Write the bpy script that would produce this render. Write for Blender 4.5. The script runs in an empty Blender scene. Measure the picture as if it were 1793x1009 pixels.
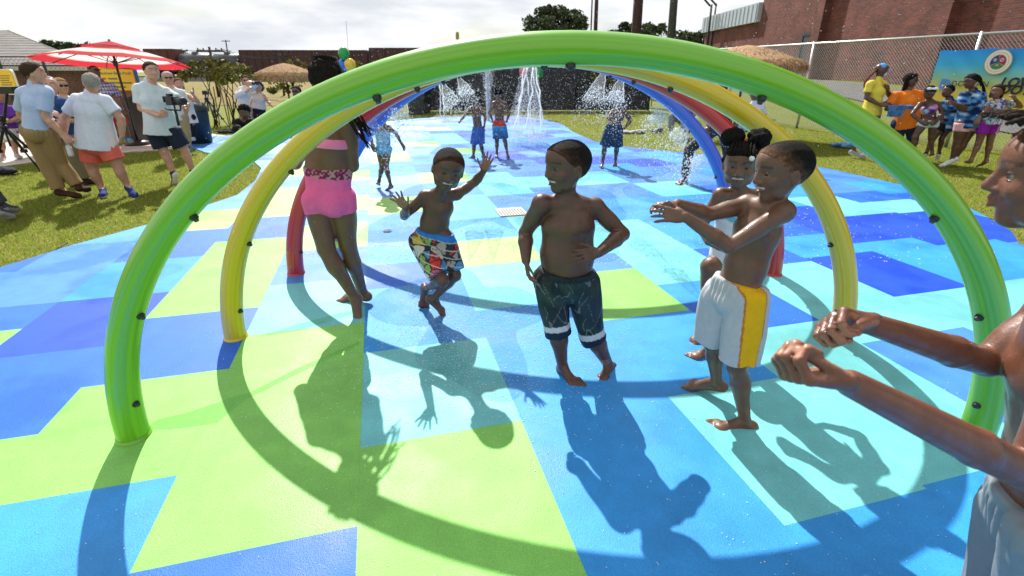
import bpy, bmesh, math, random
import numpy as np
from mathutils import Vector, Matrix
random.seed(5); rng = np.random.default_rng(7)
S = bpy.context.scene
C = S.collection
R_ = math.radians
# ------------------------------------------------------------------ camera
CAM_H, FPX, PX, PY = 1.6, 860.0, 896.5, 468.0
def _cam():
    d = np.array([893-PX, 2625-PY, FPX]); d /= np.linalg.norm(d); up = -d
    fw = np.array([0, 0, 1.]) - up*up[2]; fw /= np.linalg.norm(fw)
    return np.stack([np.cross(fw, up), fw, up])
CR = _cam()
cd = bpy.data.cameras.new('camera'); cam = bpy.data.objects.new('camera', cd); C.objects.link(cam)
cd.sensor_width = 36; cd.lens = FPX*36/1793; cd.shift_y = -(504.5-PY)/1793
cd.clip_start = .05; cd.clip_end = 2000
cam.matrix_world = Matrix([[CR[0][0], -CR[0][1], -CR[0][2], 0], [CR[1][0], -CR[1][1], -CR[1][2], 0], [CR[2][0], -CR[2][1], -CR[2][2], CAM_H], [0, 0, 0, 1]])
cd.dof.use_dof = True; cd.dof.focus_distance = 2.6; cd.dof.aperture_fstop = 3.6
S.camera = cam
# measured points of the place (photograph survey): ground point, or point in the upright plane y=Y
def ray(x, y): return CR @ np.array([x-PX, y-PY, FPX])
def G(x, y, z=0.0):
    r = ray(x, y); t = (z-CAM_H)/r[2]; return np.array([r[0]*t, r[1]*t, z])
def P(x, y, Y):
    r = ray(x, y); t = Y/r[1]; return np.array([r[0]*t, Y, CAM_H+r[2]*t])
# ------------------------------------------------------------------ light
SUN = np.array([-.27, .97, 1.0]); SUN /= np.linalg.norm(SUN)
EL = math.asin(SUN[2]); AZ = math.atan2(SUN[0], SUN[1])
W = bpy.data.worlds.new('World'); S.world = W; W.use_nodes = True
nt = W.node_tree; nt.nodes.clear()
sky = nt.nodes.new('ShaderNodeTexSky'); sky.sky_type = 'NISHITA'; sky.sun_disc = False
sky.sun_elevation = EL; sky.sun_rotation = AZ; sky.air_density = 1.3; sky.dust_density = 1.0; sky.ozone_density = 1
tc = nt.nodes.new('ShaderNodeTexCoord'); mp = nt.nodes.new('ShaderNodeMapping'); mp.inputs['Scale'].default_value = (1, 1, 4.5)
nz = nt.nodes.new('ShaderNodeTexNoise'); nz.inputs['Scale'].default_value = 2.6; nz.inputs['Detail'].default_value = 7; nz.inputs['Roughness'].default_value = .6
cr = nt.nodes.new('ShaderNodeValToRGB'); cr.color_ramp.elements[0].position = .26; cr.color_ramp.elements[1].position = .48
nz2 = nt.nodes.new('ShaderNodeTexNoise'); nz2.inputs['Scale'].default_value = 5; nz2.inputs['Detail'].default_value = 6
cc = nt.nodes.new('ShaderNodeValToRGB'); cc.color_ramp.elements[0].position = .36; cc.color_ramp.elements[0].color = (7.6, 8.0, 8.6, 1)
cc.color_ramp.elements[1].position = .56; cc.color_ramp.elements[1].color = (10.6, 10.8, 11.1, 1)
mx = nt.nodes.new('ShaderNodeMix'); mx.data_type = 'RGBA'
bg = nt.nodes.new('ShaderNodeBackground'); bg.inputs['Strength'].default_value = .064
wo = nt.nodes.new('ShaderNodeOutputWorld'); L_ = nt.links.new
L_(tc.outputs['Generated'], mp.inputs['Vector']); L_(mp.outputs[0], nz.inputs['Vector']); L_(mp.outputs[0], nz2.inputs['Vector'])
L_(nz.outputs['Fac'], cr.inputs[0]); L_(nz2.outputs['Fac'], cc.inputs[0]); L_(cr.outputs[0], mx.inputs['Factor'])
L_(sky.outputs[0], mx.inputs['A']); L_(cc.outputs[0], mx.inputs['B']); L_(mx.outputs['Result'], bg.inputs[0]); L_(bg.outputs[0], wo.inputs[0])
sd = bpy.data.lights.new('sun', 'SUN'); sd.energy = 5.0; sd.angle = R_(.55); sd.color = (1, .965, .91)
so = bpy.data.objects.new('sun', sd); C.objects.link(so); so.rotation_euler = Vector(-SUN).to_track_quat('-Z', 'Y').to_euler(); so.location = (0, 0, 30)
S.view_settings.view_transform = 'Standard'; S.view_settings.look = 'None'; S.view_settings.gamma = 1
S.view_settings.use_curve_mapping = False; S.view_settings.exposure = .64
S.cycles.max_bounces = 8; S.cycles.transparent_max_bounces = 24; S.cycles.sample_clamp_indirect = 6
# ------------------------------------------------------------------ helpers
def tag(o, label=None, cat=None, group=None, kind=None):
    if label: o['label'] = label
    if cat: o['category'] = cat
    if group: o['group'] = group
    if kind: o['kind'] = kind
    return o
def empty(name, loc, label=None, cat=None, group=None, kind=None):
    o = bpy.data.objects.new(name, None); o.empty_display_size = .1; C.objects.link(o); o.location = Vector(loc)
    return tag(o, label, cat, group, kind)
def link(name, me, parent=None):
    o = bpy.data.objects.new(name, me); C.objects.link(o)
    if parent: o.parent = parent
    return o
def mesh(name, V, Fc, mat, parent=None, col=None, smooth=True, uv=None, org=None):
    """V in world coordinates; stored relative to the parent's location"""
    V = np.asarray(V, np.float64)
    if parent is not None:
        q = parent
        while q is not None: V = V - np.array(q.location); q = q.parent
    elif org is not None: V = V - np.array(org)
    me = bpy.data.meshes.new(name)
    me.from_pydata(V if isinstance(Fc, np.ndarray) else V.tolist(), [], Fc)
    if smooth: me.shade_smooth()
    if col is not None:
        a = me.color_attributes.new('col', 'FLOAT_COLOR', 'POINT')
        c4 = np.ones((len(V), 4), np.float32); c4[:, :3] = col; a.data.foreach_set('color', c4.ravel())
    if uv is not None:
        ul = me.uv_layers.new(name='uv'); li = np.empty(len(me.loops), np.int32); me.loops.foreach_get('vertex_index', li)
        ul.data.foreach_set('uv', np.asarray(uv, np.float32)[li].ravel())
    me.materials.append(mat); me.update()
    o = link(name, me, parent)
    if parent is None and org is not None: o.location = Vector(org)
    return o
def unit(v): v = np.asarray(v, float); return v/(np.linalg.norm(v)+1e-12)
class MB:
    """collects boxes, tubes and sheets into one mesh"""
    def __init__(s): s.V = []; s.F = []; s.n = 0
    def add(s, V, F):
        s.V += [tuple(map(float, v)) for v in V]; s.F += [tuple(int(i)+s.n for i in f) for f in F]; s.n = len(s.V); return s
    def box(s, c, h, ax=None, bev=0):
        c = np.array(c, float); A = np.eye(3) if ax is None else np.array(ax, float)
        V = [c + A[0]*h[0]*i + A[1]*h[1]*j + A[2]*h[2]*k for k in (-1, 1) for j in (-1, 1) for i in (-1, 1)]
        return s.add(V, [(0, 2, 3, 1), (4, 5, 7, 6), (0, 1, 5, 4), (2, 6, 7, 3), (0, 4, 6, 2), (1, 3, 7, 5)])
    def bb(s, x0, x1, y0, y1, z0, z1): return s.box(((x0+x1)/2, (y0+y1)/2, (z0+z1)/2), ((x1-x0)/2, (y1-y0)/2, (z1-z0)/2))
    def tube(s, pts, r, n=8, cap=True, closed=False):
        pts = [np.array(p, float) for p in pts]; m = len(pts); rr = r if hasattr(r, '__len__') else [r]*m
        t0 = unit(pts[1]-pts[0]); u = unit(np.cross(t0, [0, 0, 1] if abs(t0[2]) < .9 else [1, 0, 0])); V = []; F = []
        for i, p in enumerate(pts):
            t = unit(pts[min(i+1, m-1)]-pts[max(i-1, 0)]); u = unit(u-t*np.dot(u, t)); w = np.cross(t, u)
            for k in range(n):
                a = 2*math.pi*k/n; V.append(p+(u*math.cos(a)+w*math.sin(a))*rr[i])
        for i in range(m-1):
            for k in range(n): F.append((i*n+k, i*n+(k+1) % n, (i+1)*n+(k+1) % n, (i+1)*n+k))
        if cap: F += [tuple(range(n-1, -1, -1)), tuple((m-1)*n+k for k in range(n))]
        return s.add(V, F)
    def lathe(s, prof, c, n=16, ax=(0, 0, 1)):
        ax = unit(ax); u = unit(np.cross(ax, [1, 0, 0] if abs(ax[0]) < .9 else [0, 1, 0])); w = np.cross(ax, u); V = []; F = []
        for (r, z) in prof:
            for k in range(n):
                a = 2*math.pi*k/n; V.append(np.array(c)+ax*z+(u*math.cos(a)+w*math.sin(a))*r)
        for i in range(len(prof)-1):
            for k in range(n): F.append((i*n+k, i*n+(k+1) % n, (i+1)*n+(k+1) % n, (i+1)*n+k))
        return s.add(V, F)
    def sph(s, c, r, n=10, m=7, sc=(1, 1, 1)):
        return s.lathe([(max(1e-4, r*math.sin(math.pi*i/m)), -r*math.cos(math.pi*i/m)) for i in range(m+1)], c, n) if sc == (1, 1, 1) else s._sph(c, r, n, m, sc)
    def _sph(s, c, r, n, m, sc):
        q = MB().sph((0, 0, 0), r, n, m); return s.add([np.array(v)*sc+np.array(c) for v in q.V], q.F)
    def build(s, name, mat, parent=None, smooth=False, org=None, col=None):
        return mesh(name, np.array(s.V), s.F, mat, parent, smooth=smooth, org=org, col=col)
# ------------------------------------------------------------------ materials
MATS = {}
def mat(name, col=(.5, .5, .5), rough=.6, spec=.5, metal=0, noise=0, nscale=8, bump=0, bscale=60, attr=False, coat=0, sub=0, trans=0, wet=0):
    if name in MATS: return MATS[name]
    m = bpy.data.materials.new(name); m.use_nodes = True; t = m.node_tree; b = t.nodes['Principled BSDF']; MATS[name] = m
    b.inputs['Roughness'].default_value = rough; b.inputs['Metallic'].default_value = metal
    b.inputs['Specular IOR Level'].default_value = spec; b.inputs['Base Color'].default_value = (*col, 1)
    b.inputs['Coat Weight'].default_value = coat; b.inputs['Coat Roughness'].default_value = .08
    if sub: b.inputs['Subsurface Weight'].default_value = sub; b.inputs['Subsurface Radius'].default_value = (.012, .005, .003); b.inputs['Subsurface Scale'].default_value = 1
    co = t.nodes.new('ShaderNodeTexCoord'); src = None
    if attr:
        a = t.nodes.new('ShaderNodeAttribute'); a.attribute_name = 'col'; src = a.outputs['Color']
    if noise:
        n = t.nodes.new('ShaderNodeTexNoise'); n.inputs['Scale'].default_value = nscale; n.inputs['Detail'].default_value = 6; n.inputs['Roughness'].default_value = .65
        mr = t.nodes.new('ShaderNodeMapRange'); mr.inputs['From Min'].default_value = .3; mr.inputs['From Max'].default_value = .7
        mr.inputs['To Min'].default_value = 1-noise; mr.inputs['To Max'].default_value = 1+noise
        mm = t.nodes.new('ShaderNodeVectorMath'); mm.operation = 'SCALE'
        if src: t.links.new(src, mm.inputs[0])
        else: mm.inputs[0].default_value = col
        t.links.new(co.outputs['Object'], n.inputs['Vector']); t.links.new(n.outputs['Fac'], mr.inputs['Value']); t.links.new(mr.outputs[0], mm.inputs['Scale']); src = mm.outputs[0]
    if src: t.links.new(src, b.inputs['Base Color'])
    if bump:
        n = t.nodes.new('ShaderNodeTexNoise'); n.inputs['Scale'].default_value = bscale; n.inputs['Detail'].default_value = 3
        bp = t.nodes.new('ShaderNodeBump'); bp.inputs['Strength'].default_value = bump; bp.inputs['Distance'].default_value = .01
        t.links.new(co.outputs['Object'], n.inputs['Vector']); t.links.new(n.outputs['Fac'], bp.inputs['Height']); t.links.new(bp.outputs[0], b.inputs['Normal'])
    if wet:
        n = t.nodes.new('ShaderNodeTexNoise'); n.inputs['Scale'].default_value = wet; n.inputs['Detail'].default_value = 4; mpw = t.nodes.new('ShaderNodeMapping'); mpw.inputs['Scale'].default_value = (1, 1, .3); t.links.new(co.outputs['Object'], mpw.inputs[0])
        mr = t.nodes.new('ShaderNodeMapRange'); mr.inputs['From Min'].default_value = .42; mr.inputs['From Max'].default_value = .6
        mr.inputs['To Min'].default_value = rough*1.1; mr.inputs['To Max'].default_value = rough*.62
        t.links.new(mpw.outputs[0], n.inputs['Vector']); t.links.new(n.outputs['Fac'], mr.inputs['Value']); t.links.new(mr.outputs[0], b.inputs['Roughness'])
    return m
M_SKIN = mat('skin', rough=.50, spec=.46, noise=.16, nscale=14, bump=.12, bscale=180, attr=True, wet=34, coat=.08)
M_CLOTH = mat('cloth', rough=.85, spec=.2, noise=.07, nscale=30, bump=.15, bscale=350, attr=True)
M_WETCLOTH = mat('wet_cloth', rough=.6, spec=.35, noise=.07, nscale=30, bump=.15, bscale=300, attr=True)
M_HAIR = mat('hair', rough=.85, spec=.12, noise=.45, nscale=90, bump=.7, bscale=260, attr=True)
M_EYE = mat('eye', rough=.12, attr=True)
M_TOOTH = mat('tooth', (.52, .49, .44), .3)
M_BLACK = mat('black_plastic', (.012, .012, .013), .4)
M_DKMETAL = mat('dark_metal', (.02, .02, .022), .45, metal=.4)
M_STEEL = mat('galvanised_steel', (.55, .56, .57), .42, metal=.85, noise=.15, nscale=30)
M_WHITE = mat('white_paint', (.8, .8, .78), .5)
M_WOOD = mat('brown_wood', (.035, .016, .009), .45, noise=.3, nscale=9)
# ------------------------------------------------------------------ signed-distance bodies
class Fld:
    def __init__(s): s.p = []
    def cap(s, a, b, ra, rb=None, k=.012, clip=(), sub=False):
        a = np.asarray(a, float); b = np.asarray(b, float); rb = ra if rb is None else rb
        ba = b-a; L2 = max(1e-9, ba@ba)
        def f(X, Y, Z):
            px, py, pz = X-a[0], Y-a[1], Z-a[2]
            t = np.clip((px*ba[0]+py*ba[1]+pz*ba[2])/L2, 0, 1)
            return np.sqrt((px-t*ba[0])**2+(py-t*ba[1])**2+(pz-t*ba[2])**2)-(ra+(rb-ra)*t)
        m = max(ra, rb); s.p.append((f, np.minimum(a, b)-m, np.maximum(a, b)+m, k, clip, sub)); return s
    def ell(s, c, r, A=None, k=.012, clip=(), sub=False):
        c = np.asarray(c, float); A = np.eye(3) if A is None else np.asarray(A, float); r = np.asarray(r, float)
        def f(X, Y, Z):
            d = (X-c[0], Y-c[1], Z-c[2]); q0 = 0; q1 = 0
            for i in range(3):
                v = d[0]*A[i][0]+d[1]*A[i][1]+d[2]*A[i][2]; q0 = q0+(v/r[i])**2; q1 = q1+(v/r[i]**2)**2
            k0 = np.sqrt(q0); return k0*(k0-1)/(np.sqrt(q1)+1e-6)
        m = np.sqrt(((A*r[:, None])**2).sum(0)); s.p.append((f, c-m, c+m, k, clip, sub)); return s
    def slab(s, a, b, sd, fr, wa, da, wb, db, k=.02, clip=(), sub=False):
        a = np.asarray(a, float); b = np.asarray(b, float); L = np.linalg.norm(b-a)+1e-9; n = (b-a)/L
        def f(X, Y, Z):
            px, py, pz = X-a[0], Y-a[1], Z-a[2]; h = px*n[0]+py*n[1]+pz*n[2]; t = np.clip(h/L, 0, 1)
            qx, qy, qz = px-t*L*n[0], py-t*L*n[1], pz-t*L*n[2]; w = wa+(wb-wa)*t; d = da+(db-da)*t; m = np.minimum(w, d)
            qs = (qx*sd[0]+qy*sd[1]+qz*sd[2])/w; qf = (qx*fr[0]+qy*fr[1]+qz*fr[2])/d; qn = (h-t*L)/m
            return (np.sqrt(qs*qs+qf*qf+qn*qn)-1)*m
        m = max(wa, wb, da, db); s.p.append((f, np.minimum(a, b)-m, np.maximum(a, b)+m, k, clip, sub)); return s
    def mesh(s, vox):
        lo = np.min([p[1] for p in s.p if not p[5]], 0)-3*vox-.01; hi = np.max([p[2] for p in s.p if not p[5]], 0)+3*vox+.01
        n = np.ceil((hi-lo)/vox).astype(int)+1
        D = np.full(tuple(n), .06, np.float32); ax = [(lo[i]+vox*np.arange(n[i])).astype(np.float32) for i in range(3)]
        for f, l, h, k, clip, sub in s.p:
            mg = k+3*vox+.004
            i0 = np.clip(np.floor((l-mg-lo)/vox).astype(int), 0, n); i1 = np.clip(np.ceil((h+mg-lo)/vox).astype(int)+1, 0, n)
            if np.any(i1 <= i0): continue
            sl = tuple(slice(i0[i], i1[i]) for i in range(3))
            X, Y, Z = ax[0][sl[0]][:, None, None], ax[1][sl[1]][None, :, None], ax[2][sl[2]][None, None, :]
            d = f(X, Y, Z)
            for cp, cn in clip: d = np.maximum(d, (X-cp[0])*cn[0]+(Y-cp[1])*cn[1]+(Z-cp[2])*cn[2])
            o = D[sl]
            if sub: d = -d; hh = np.clip(.5-.5*(d-o)/k, 0, 1); D[sl] = o+(d-o)*(1-hh)+k*hh*(1-hh) if False else np.maximum(o, d)+np.maximum(k-np.abs(o-d), 0)**2/(4*k)
            else: D[sl] = np.minimum(o, d)-np.maximum(k-np.abs(o-d), 0)**2/(4*k)
        return surfnet(D, lo, vox)
def surfnet(D, lo, vox):
    I = D < 0; nx, ny, nz = D.shape; cnt = np.zeros((nx-1, ny-1, nz-1), np.uint8)
    for i in (0, 1):
        for j in (0, 1):
            for k in (0, 1): cnt += I[i:nx-1+i, j:ny-1+j, k:nz-1+k]
    ci = np.argwhere((cnt > 0) & (cnt < 8)); idx = np.full(cnt.shape, -1, np.int32); idx[ci[:, 0], ci[:, 1], ci[:, 2]] = np.arange(len(ci))
    acc = np.zeros((len(ci), 3)); num = np.zeros(len(ci)); cs = [(i, j, k) for i in (0, 1) for j in (0, 1) for k in (0, 1)]
    val = {c: D[ci[:, 0]+c[0], ci[:, 1]+c[1], ci[:, 2]+c[2]] for c in cs}
    for a in cs:
        for x in range(3):
            if a[x] == 0:
                b = list(a); b[x] = 1; va, vb = val[a], val[tuple(b)]; m = (va < 0) != (vb < 0); t = va[m]/(va[m]-vb[m])
                p = np.tile(np.array(a, float), (m.sum(), 1)); p[:, x] += t; acc[m] += p; num[m] += 1
    V = lo+vox*(ci+acc/np.maximum(num, 1)[:, None]); Q = []
    for x in range(3):
        y, z = (x+1) % 3, (x+2) % 3; sa = [slice(None)]*3; sb = [slice(None)]*3; sa[x] = slice(0, -1); sb[x] = slice(1, None)
        A, B = I[tuple(sa)], I[tuple(sb)]
        for fl in (0, 1):
            e = np.argwhere((A & ~B) if fl == 0 else (~A & B)); e = e[(e[:, y] > 0) & (e[:, z] > 0) & (e[:, y] < D.shape[y]-1) & (e[:, z] < D.shape[z]-1)]
            def g(dy, dz): q = e.copy(); q[:, y] += dy; q[:, z] += dz; return idx[q[:, 0], q[:, 1], q[:, 2]]
            q = np.stack([g(-1, -1), g(0, -1), g(0, 0), g(-1, 0)], 1)
            Q.append(q if fl == 0 else q[:, ::-1])
    Q = np.concatenate(Q); Q = Q[(Q >= 0).all(1)]
    return V, Q
def wav(V, f, seed, n=10):
    """smooth pseudo-noise of points, about -1..1"""
    r = np.random.default_rng(seed); k = r.normal(size=(n, 3))*f; ph = r.uniform(0, 6.28, n); return np.sin(V@k.T+ph).sum(1)/math.sqrt(n)*.9
def norms(V, Q):
    N = np.zeros_like(V); fn = np.cross(V[Q[:, 2]]-V[Q[:, 0]], V[Q[:, 3]]-V[Q[:, 1]])
    for i in range(4): np.add.at(N, Q[:, i], fn)
    return N/(np.linalg.norm(N, axis=1)[:, None]+1e-12)
def lerp(a, b, t): return np.asarray(a)+(np.asarray(b)-np.asarray(a))*t
UPV = np.array([0, 0, 1.])
def fdir(a): a = R_(a); return np.array([-math.sin(a), -math.cos(a), 0])   # 0 faces the camera, 90 left, 180 away, -90 right
SK = dict(dark=(.098, .044, .026), brown=(.135, .062, .035), mid=(.17, .08, .045), red=(.15, .055, .03), fair=(.50, .27, .18), tan=(.42, .22, .14))
HAIRC = (.010, .008, .007)
class Person:
    def __init__(s, label, J, Y, H, face=0, face2=None, hf=None, pitch=0, roll=0, skin='dark', vox=.008, bulk=1, limb=1, belly=0, hr=None, bare=True,
                 detail=False, hand_n=None, thumb=None, curl=(.35, .35), hl=None, smile=1, group=None, legs=True, bust=0, hairc=HAIRC, spread=(.1, .1), handed=True, chesty=1, female=0, waist=.074):
        s.H = H; s.vox = vox; s.limb = limb; s.bulk = bulk; s.Jn = {}
        for k, v in J.items():
            if isinstance(v, np.ndarray): p = v
            elif v[0] == 'g': p = G(v[1], v[2], .012*H)
            else: p = P(v[0], v[1], Y+(v[2] if len(v) > 2 else 0))
            s.Jn[k] = p
        J = s.J = s.Jn
        for q in 'ab': J['s'+q] = lerp(J['s'+q], J['nb'], .22 if vox > .008 else .08)-UPV*(.024 if vox > .008 else .0)*H
        if vox > .008: mp_ = (J['pa']+J['pb'])/2; J['pa'], J['pb'] = lerp(J['pa'], mp_, .2), lerp(J['pb'], mp_, .2)
        s.waist = waist; s.wfd = .16
        base = np.array([(J['pa'][0]+J['pb'][0])/2, (J['pa'][1]+J['pb'][1])/2, 0])
        if 'ta' in J: base = np.array([(J['aa'][0]+J['ab'][0])/2, (J['aa'][1]+J['ab'][1])/2, 0])
        s.root = empty('person', base, label, 'person', group)
        f1 = fdir(face); f2 = fdir(face if face2 is None else face2); s.f1, s.f2 = f1, f2
        s.pel = (J['pa']+J['pb'])/2+UPV*.012*H; s.che = (J['sa']+J['sb'])/2
        n = s.n = unit(s.che-s.pel); s.fl = unit(f1-n*(f1@n)); s.sl = np.cross(s.fl, n); s.fu = unit(f2-n*(f2@n)); s.su = np.cross(s.fu, n)
        F = Fld(); s.torso(F, 0, belly, bust, chesty)
        # neck and shoulders
        hb = hr or .145*H; hb = s.hb = hb
        s.hf = unit(fdir((face if face2 is None else face2) if hf is None else hf)); u = unit(s.che*0+J['hd']-J['nb']) if False else UPV
        rt = np.cross(s.hf, UPV); c, sn = math.cos(R_(pitch)), math.sin(R_(pitch)); f = s.hf*c-UPV*sn; u = UPV*c+s.hf*sn
        c, sn = math.cos(R_(roll)), math.sin(R_(roll)); r2 = rt*c+u*sn; u = u*c-rt*sn
        s.A = np.array([r2, f, u]); s.hd = J['hd']
        nk = s.hd-u*hb*.22-f*hb*.05
        F.cap(J['nb']-n*.01*H, nk, .033*H*limb**.3 if not female else .029*H, .030*H if not female else .026*H, k=.02*H)
        for q in 'ab':
            F.cap(J['nb']-n*.012*H, lerp(J['nb'], J['s'+q], .8), .027*H, .027*H, k=.025*H)
            s.arm(F, q, 0)
            if 'a'+q in J: s.leg(F, q, 0)
            elif 'k'+q in J: s.leg(F, q, 0, 1.0)
        s.palms = []; s.soles = []
        for i, q in enumerate('ab'):
            if 'h'+q in J and handed: s.hand(F, q, (hand_n or {}).get(q), (thumb or {}).get(q), curl[i], hl or .105*H, spread[i])
            elif 'w'+q in J and handed: F.ell(J['w'+q]+unit(J['w'+q]-J['e'+q])*.03*H, (.022*H,)*3)
            if 't'+q in J: s.foot(F, q, bare)
        s.head(F, detail, smile)
        V, Q = F.mesh(vox); s.FV = F
        col = np.tile(np.array(SK[skin]), (len(V), 1)); sk = np.array(SK[skin])
        L = (V-s.hd)@s.A.T/hb
        hd = (np.abs(L) < .75).all(1)
        br = hd & (L[:, 1] > .16) & (np.abs(L[:, 0]) > .055) & (np.abs(L[:, 0]) < .25) & (np.abs(L[:, 2]-(.150-1.6*(np.abs(L[:, 0])-.15)**2)) < .020)
        col[br] = np.array(hairc)*.7+sk*.3
        lp = hd & (L[:, 1] > .22) & (np.abs(L[:, 0]) < .17) & (np.abs(L[:, 2]+.245-1.9*L[:, 0]**2*smile) < .055)
        col[lp] = sk*np.array([1.1, .82, .88])+np.array([.014, .003, .005])
        Nn = norms(V, Q)
        for (c_, d_, r_) in s.palms+s.soles:
            m = (np.linalg.norm(V-c_, axis=1) < r_) & (Nn@d_ > .35); col[m] = sk*1.2+np.array([.13, .065, .04])
        s.body = mesh('body', V, Q, M_SKIN, s.root, col=col)
        if detail or vox < .011: s.eyes(smile, detail)
    # --- anatomy
    def torso(s, F, g, belly=0, bust=0, chesty=1, lo=None, hi=None, k=.022, clip=()):
        H, b, n = s.H, s.bulk, s.n; p = lambda t: lerp(s.pel, s.che, t); bl = belly
        F.slab(p(-.04), p(.36), s.sl, s.fl, .080*H*b+g, .062*H*b+g, .95*s.waist*H*b+g, .055*H*b+g, k, clip)
        F.slab(p(.36), p(.74), s.su, s.fu, .95*s.waist*H*b+g, .055*H*b+g, .080*H*b+g, .060*H*b+g, k, clip)
        F.slab(p(.74), p(.97), s.su, s.fu, .080*H*b+g, .060*H*b+g, .066*H*b+g, .040*H*b+g, k, clip)
        for q in (-1, 1): F.ell(p(-.05)-s.fl*.030*H+s.sl*q*.038*H, np.array([.047, .047, .05])*H*b+g, np.array([s.sl, s.fl, n]), k, clip)
        if belly: F.ell(p(.28)+s.fl*.03*H*bl, np.array([.066, .05, .085])*H*b+g+.006*bl, np.array([s.sl, s.fl, n]), k+.02, clip)
        for q in (-1, 1):
            if chesty: F.ell(p(.77)+s.fu*(.024+.008*chesty)*H*b+s.su*q*.037*H*b, np.array([.040, .030, .034])*H*b*(.6+.4*chesty)+g, np.array([s.su, s.fu, n]), .012+k*.4, clip)
            if bust: F.ell(p(.70)+s.fu*.045*H+s.su*q*.04*H, np.array([.040, .036, .044])*H*bust+g, None, .055, clip)
        s.prm = (belly, bust, chesty)
    def arm(s, F, q, g, frac=None, clip=()):
        J, H, m = s.J, s.H, s.limb; a, e = J['s'+q], J['e'+q]
        F.ell(a, np.array([.032, .032, .034])*H*m**.5+g*.75, None, .02, clip)
        if frac is not None:
            b = lerp(a, e, frac); F.cap(lerp(s.che, a, .6), a, .030*H+g, .032*H+g, .02); F.cap(a, lerp(a, e, frac+.15), .030*H*m+g*.8, .030*H*m+g*1.1, .015, [(b, unit(e-a))]); return
        F.cap(a, e, .031*H*m, .0235*H*m, .014); F.ell(lerp(a, e, .5), np.array([.028, .028, .05])*H*m, s._ax(e-a), .012)
        if 'w'+q in J:
            w = J['w'+q]; h = lerp(e, w, .32); F.cap(e, h, .0235*H*m, .0255*H*m, .01); F.cap(h, w, .0255*H*m, .0165*H*m**.6, .01)
    def _ax(s, d):
        d = unit(d); x = unit(np.cross(d, [0, 1, .3])); return np.array([x, np.cross(d, x), d])
    def leg(s, F, q, g, frac=None, clip=(), flare=0):
        """frac<=1: down to that part of the thigh; 1..2: into the shank"""
        J, H, m = s.J, s.H, s.limb; p, kn = J['p'+q], J['k'+q]; fr = s.fl
        def thigh(t): return (.054+(.035-.054)*t)*H*m
        if frac is not None and frac <= 1:
            e = lerp(p, kn, frac); F.cap(p, lerp(p, kn, frac+.1), thigh(0)+g, max(thigh(frac), thigh(.55))+g+flare, .005, list(clip)+[(e, unit(kn-p))]); return
        if g: F.cap(p, kn, .054*H*m+g, .0345*H*m+g, .006, clip)
        else: F.cap(p, kn, .054*H*m+g, .0345*H*m+g, .016, clip)
        if g == 0: F.ell(lerp(p, kn, .4)+fr*.006*H, np.array([.045, .045, .09])*H*m, s._ax(kn-p), .02); F.ell(kn+fr*.006*H, np.array([.031, .031, .034])*H*m**.7, None, .012)
        if 'a'+q not in J: return
        a = J['a'+q]; c = lerp(kn, a, .33); bk = unit(np.cross(np.cross(kn-p if np.linalg.norm(np.cross(unit(kn-p), unit(a-kn))) > .15 else fr, a-kn), a-kn)) if False else -fr
        if frac is not None:
            e = lerp(kn, a, frac-1); F.cap(kn, lerp(kn, a, min(1.1, frac-1+.1)), .035*H*m+g, .026*H*m+g+flare, .012, [(e, unit(a-kn))]); return
        F.cap(kn, c+bk*.006*H, .033*H*m, .0335*H*m, .012); F.ell(c+bk*.011*H, np.array([.030, .030, .062])*H*m, s._ax(a-kn), .014)
        F.cap(c, a, .031*H*m, .0195*H*m**.7, .012)
    def foot(s, F, q, bare, g=0, col=None):
        J, H = s.J, s.H; a, t = J['a'+q], J['t'+q]; kn = J['k'+q]
        sh = unit(a-kn); d = unit(t-a); d = unit(d-sh*(d@sh)*.0); L = .148*H
        # sole normal: away from the shank, perpendicular to the foot
        heel = a+sh*.030*H; fd = unit(t-heel); heel = heel-fd*.022*H
        up = unit(-sh-fd*(-sh@fd)); sd = np.cross(fd, up); tip = heel+fd*max(L, min(np.linalg.norm(t-heel), L*1.15)); ball = lerp(heel, tip, .70); A = np.array([sd, fd, up])
        F.ell(heel+up*.008*H+fd*.006*H, np.array([.021, .026, .024])*H+g, A, .012)
        F.cap(a, heel+fd*.012*H, .020*H+g, .019*H+g, .012); F.cap(a+fd*.008*H, lerp(heel, tip, .6)+up*.003*H, .020*H+g, .013*H+g, .016)
        F.cap(heel, ball-sd*.010*H, .017*H+g, .014*H+g, .012); F.cap(heel, ball+sd*.012*H, .017*H+g, .014*H+g, .012)
        F.ell(ball, np.array([.031, .026, .0145])*H+g, A, .010)
        if bare:
            s.soles.append((lerp(heel, tip, .45)-up*.01*H, -up, .082*H))
            big = 1 if (sd@(s.J['pb' if q == 'a' else 'pa']-s.J['p'+q])) > 0 else -1
            for i in range(5):
                o = (i-2)*-.0125*H*big; ln = (.31, .32, .29, .26, .22)[i]*L*.95; rr = (.0115, .0078, .0075, .007, .0068)[i]*H
                b0 = ball+sd*o-fd*.006*H*i*.5; F.cap(b0, b0+fd*ln*.86-up*.004*H, rr*1.05, rr, .004)
        else: F.cap(ball, tip-fd*.02*H, .022*H+g, .019*H+g, .012)
        return heel, ball, tip, sd, fd, up
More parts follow.
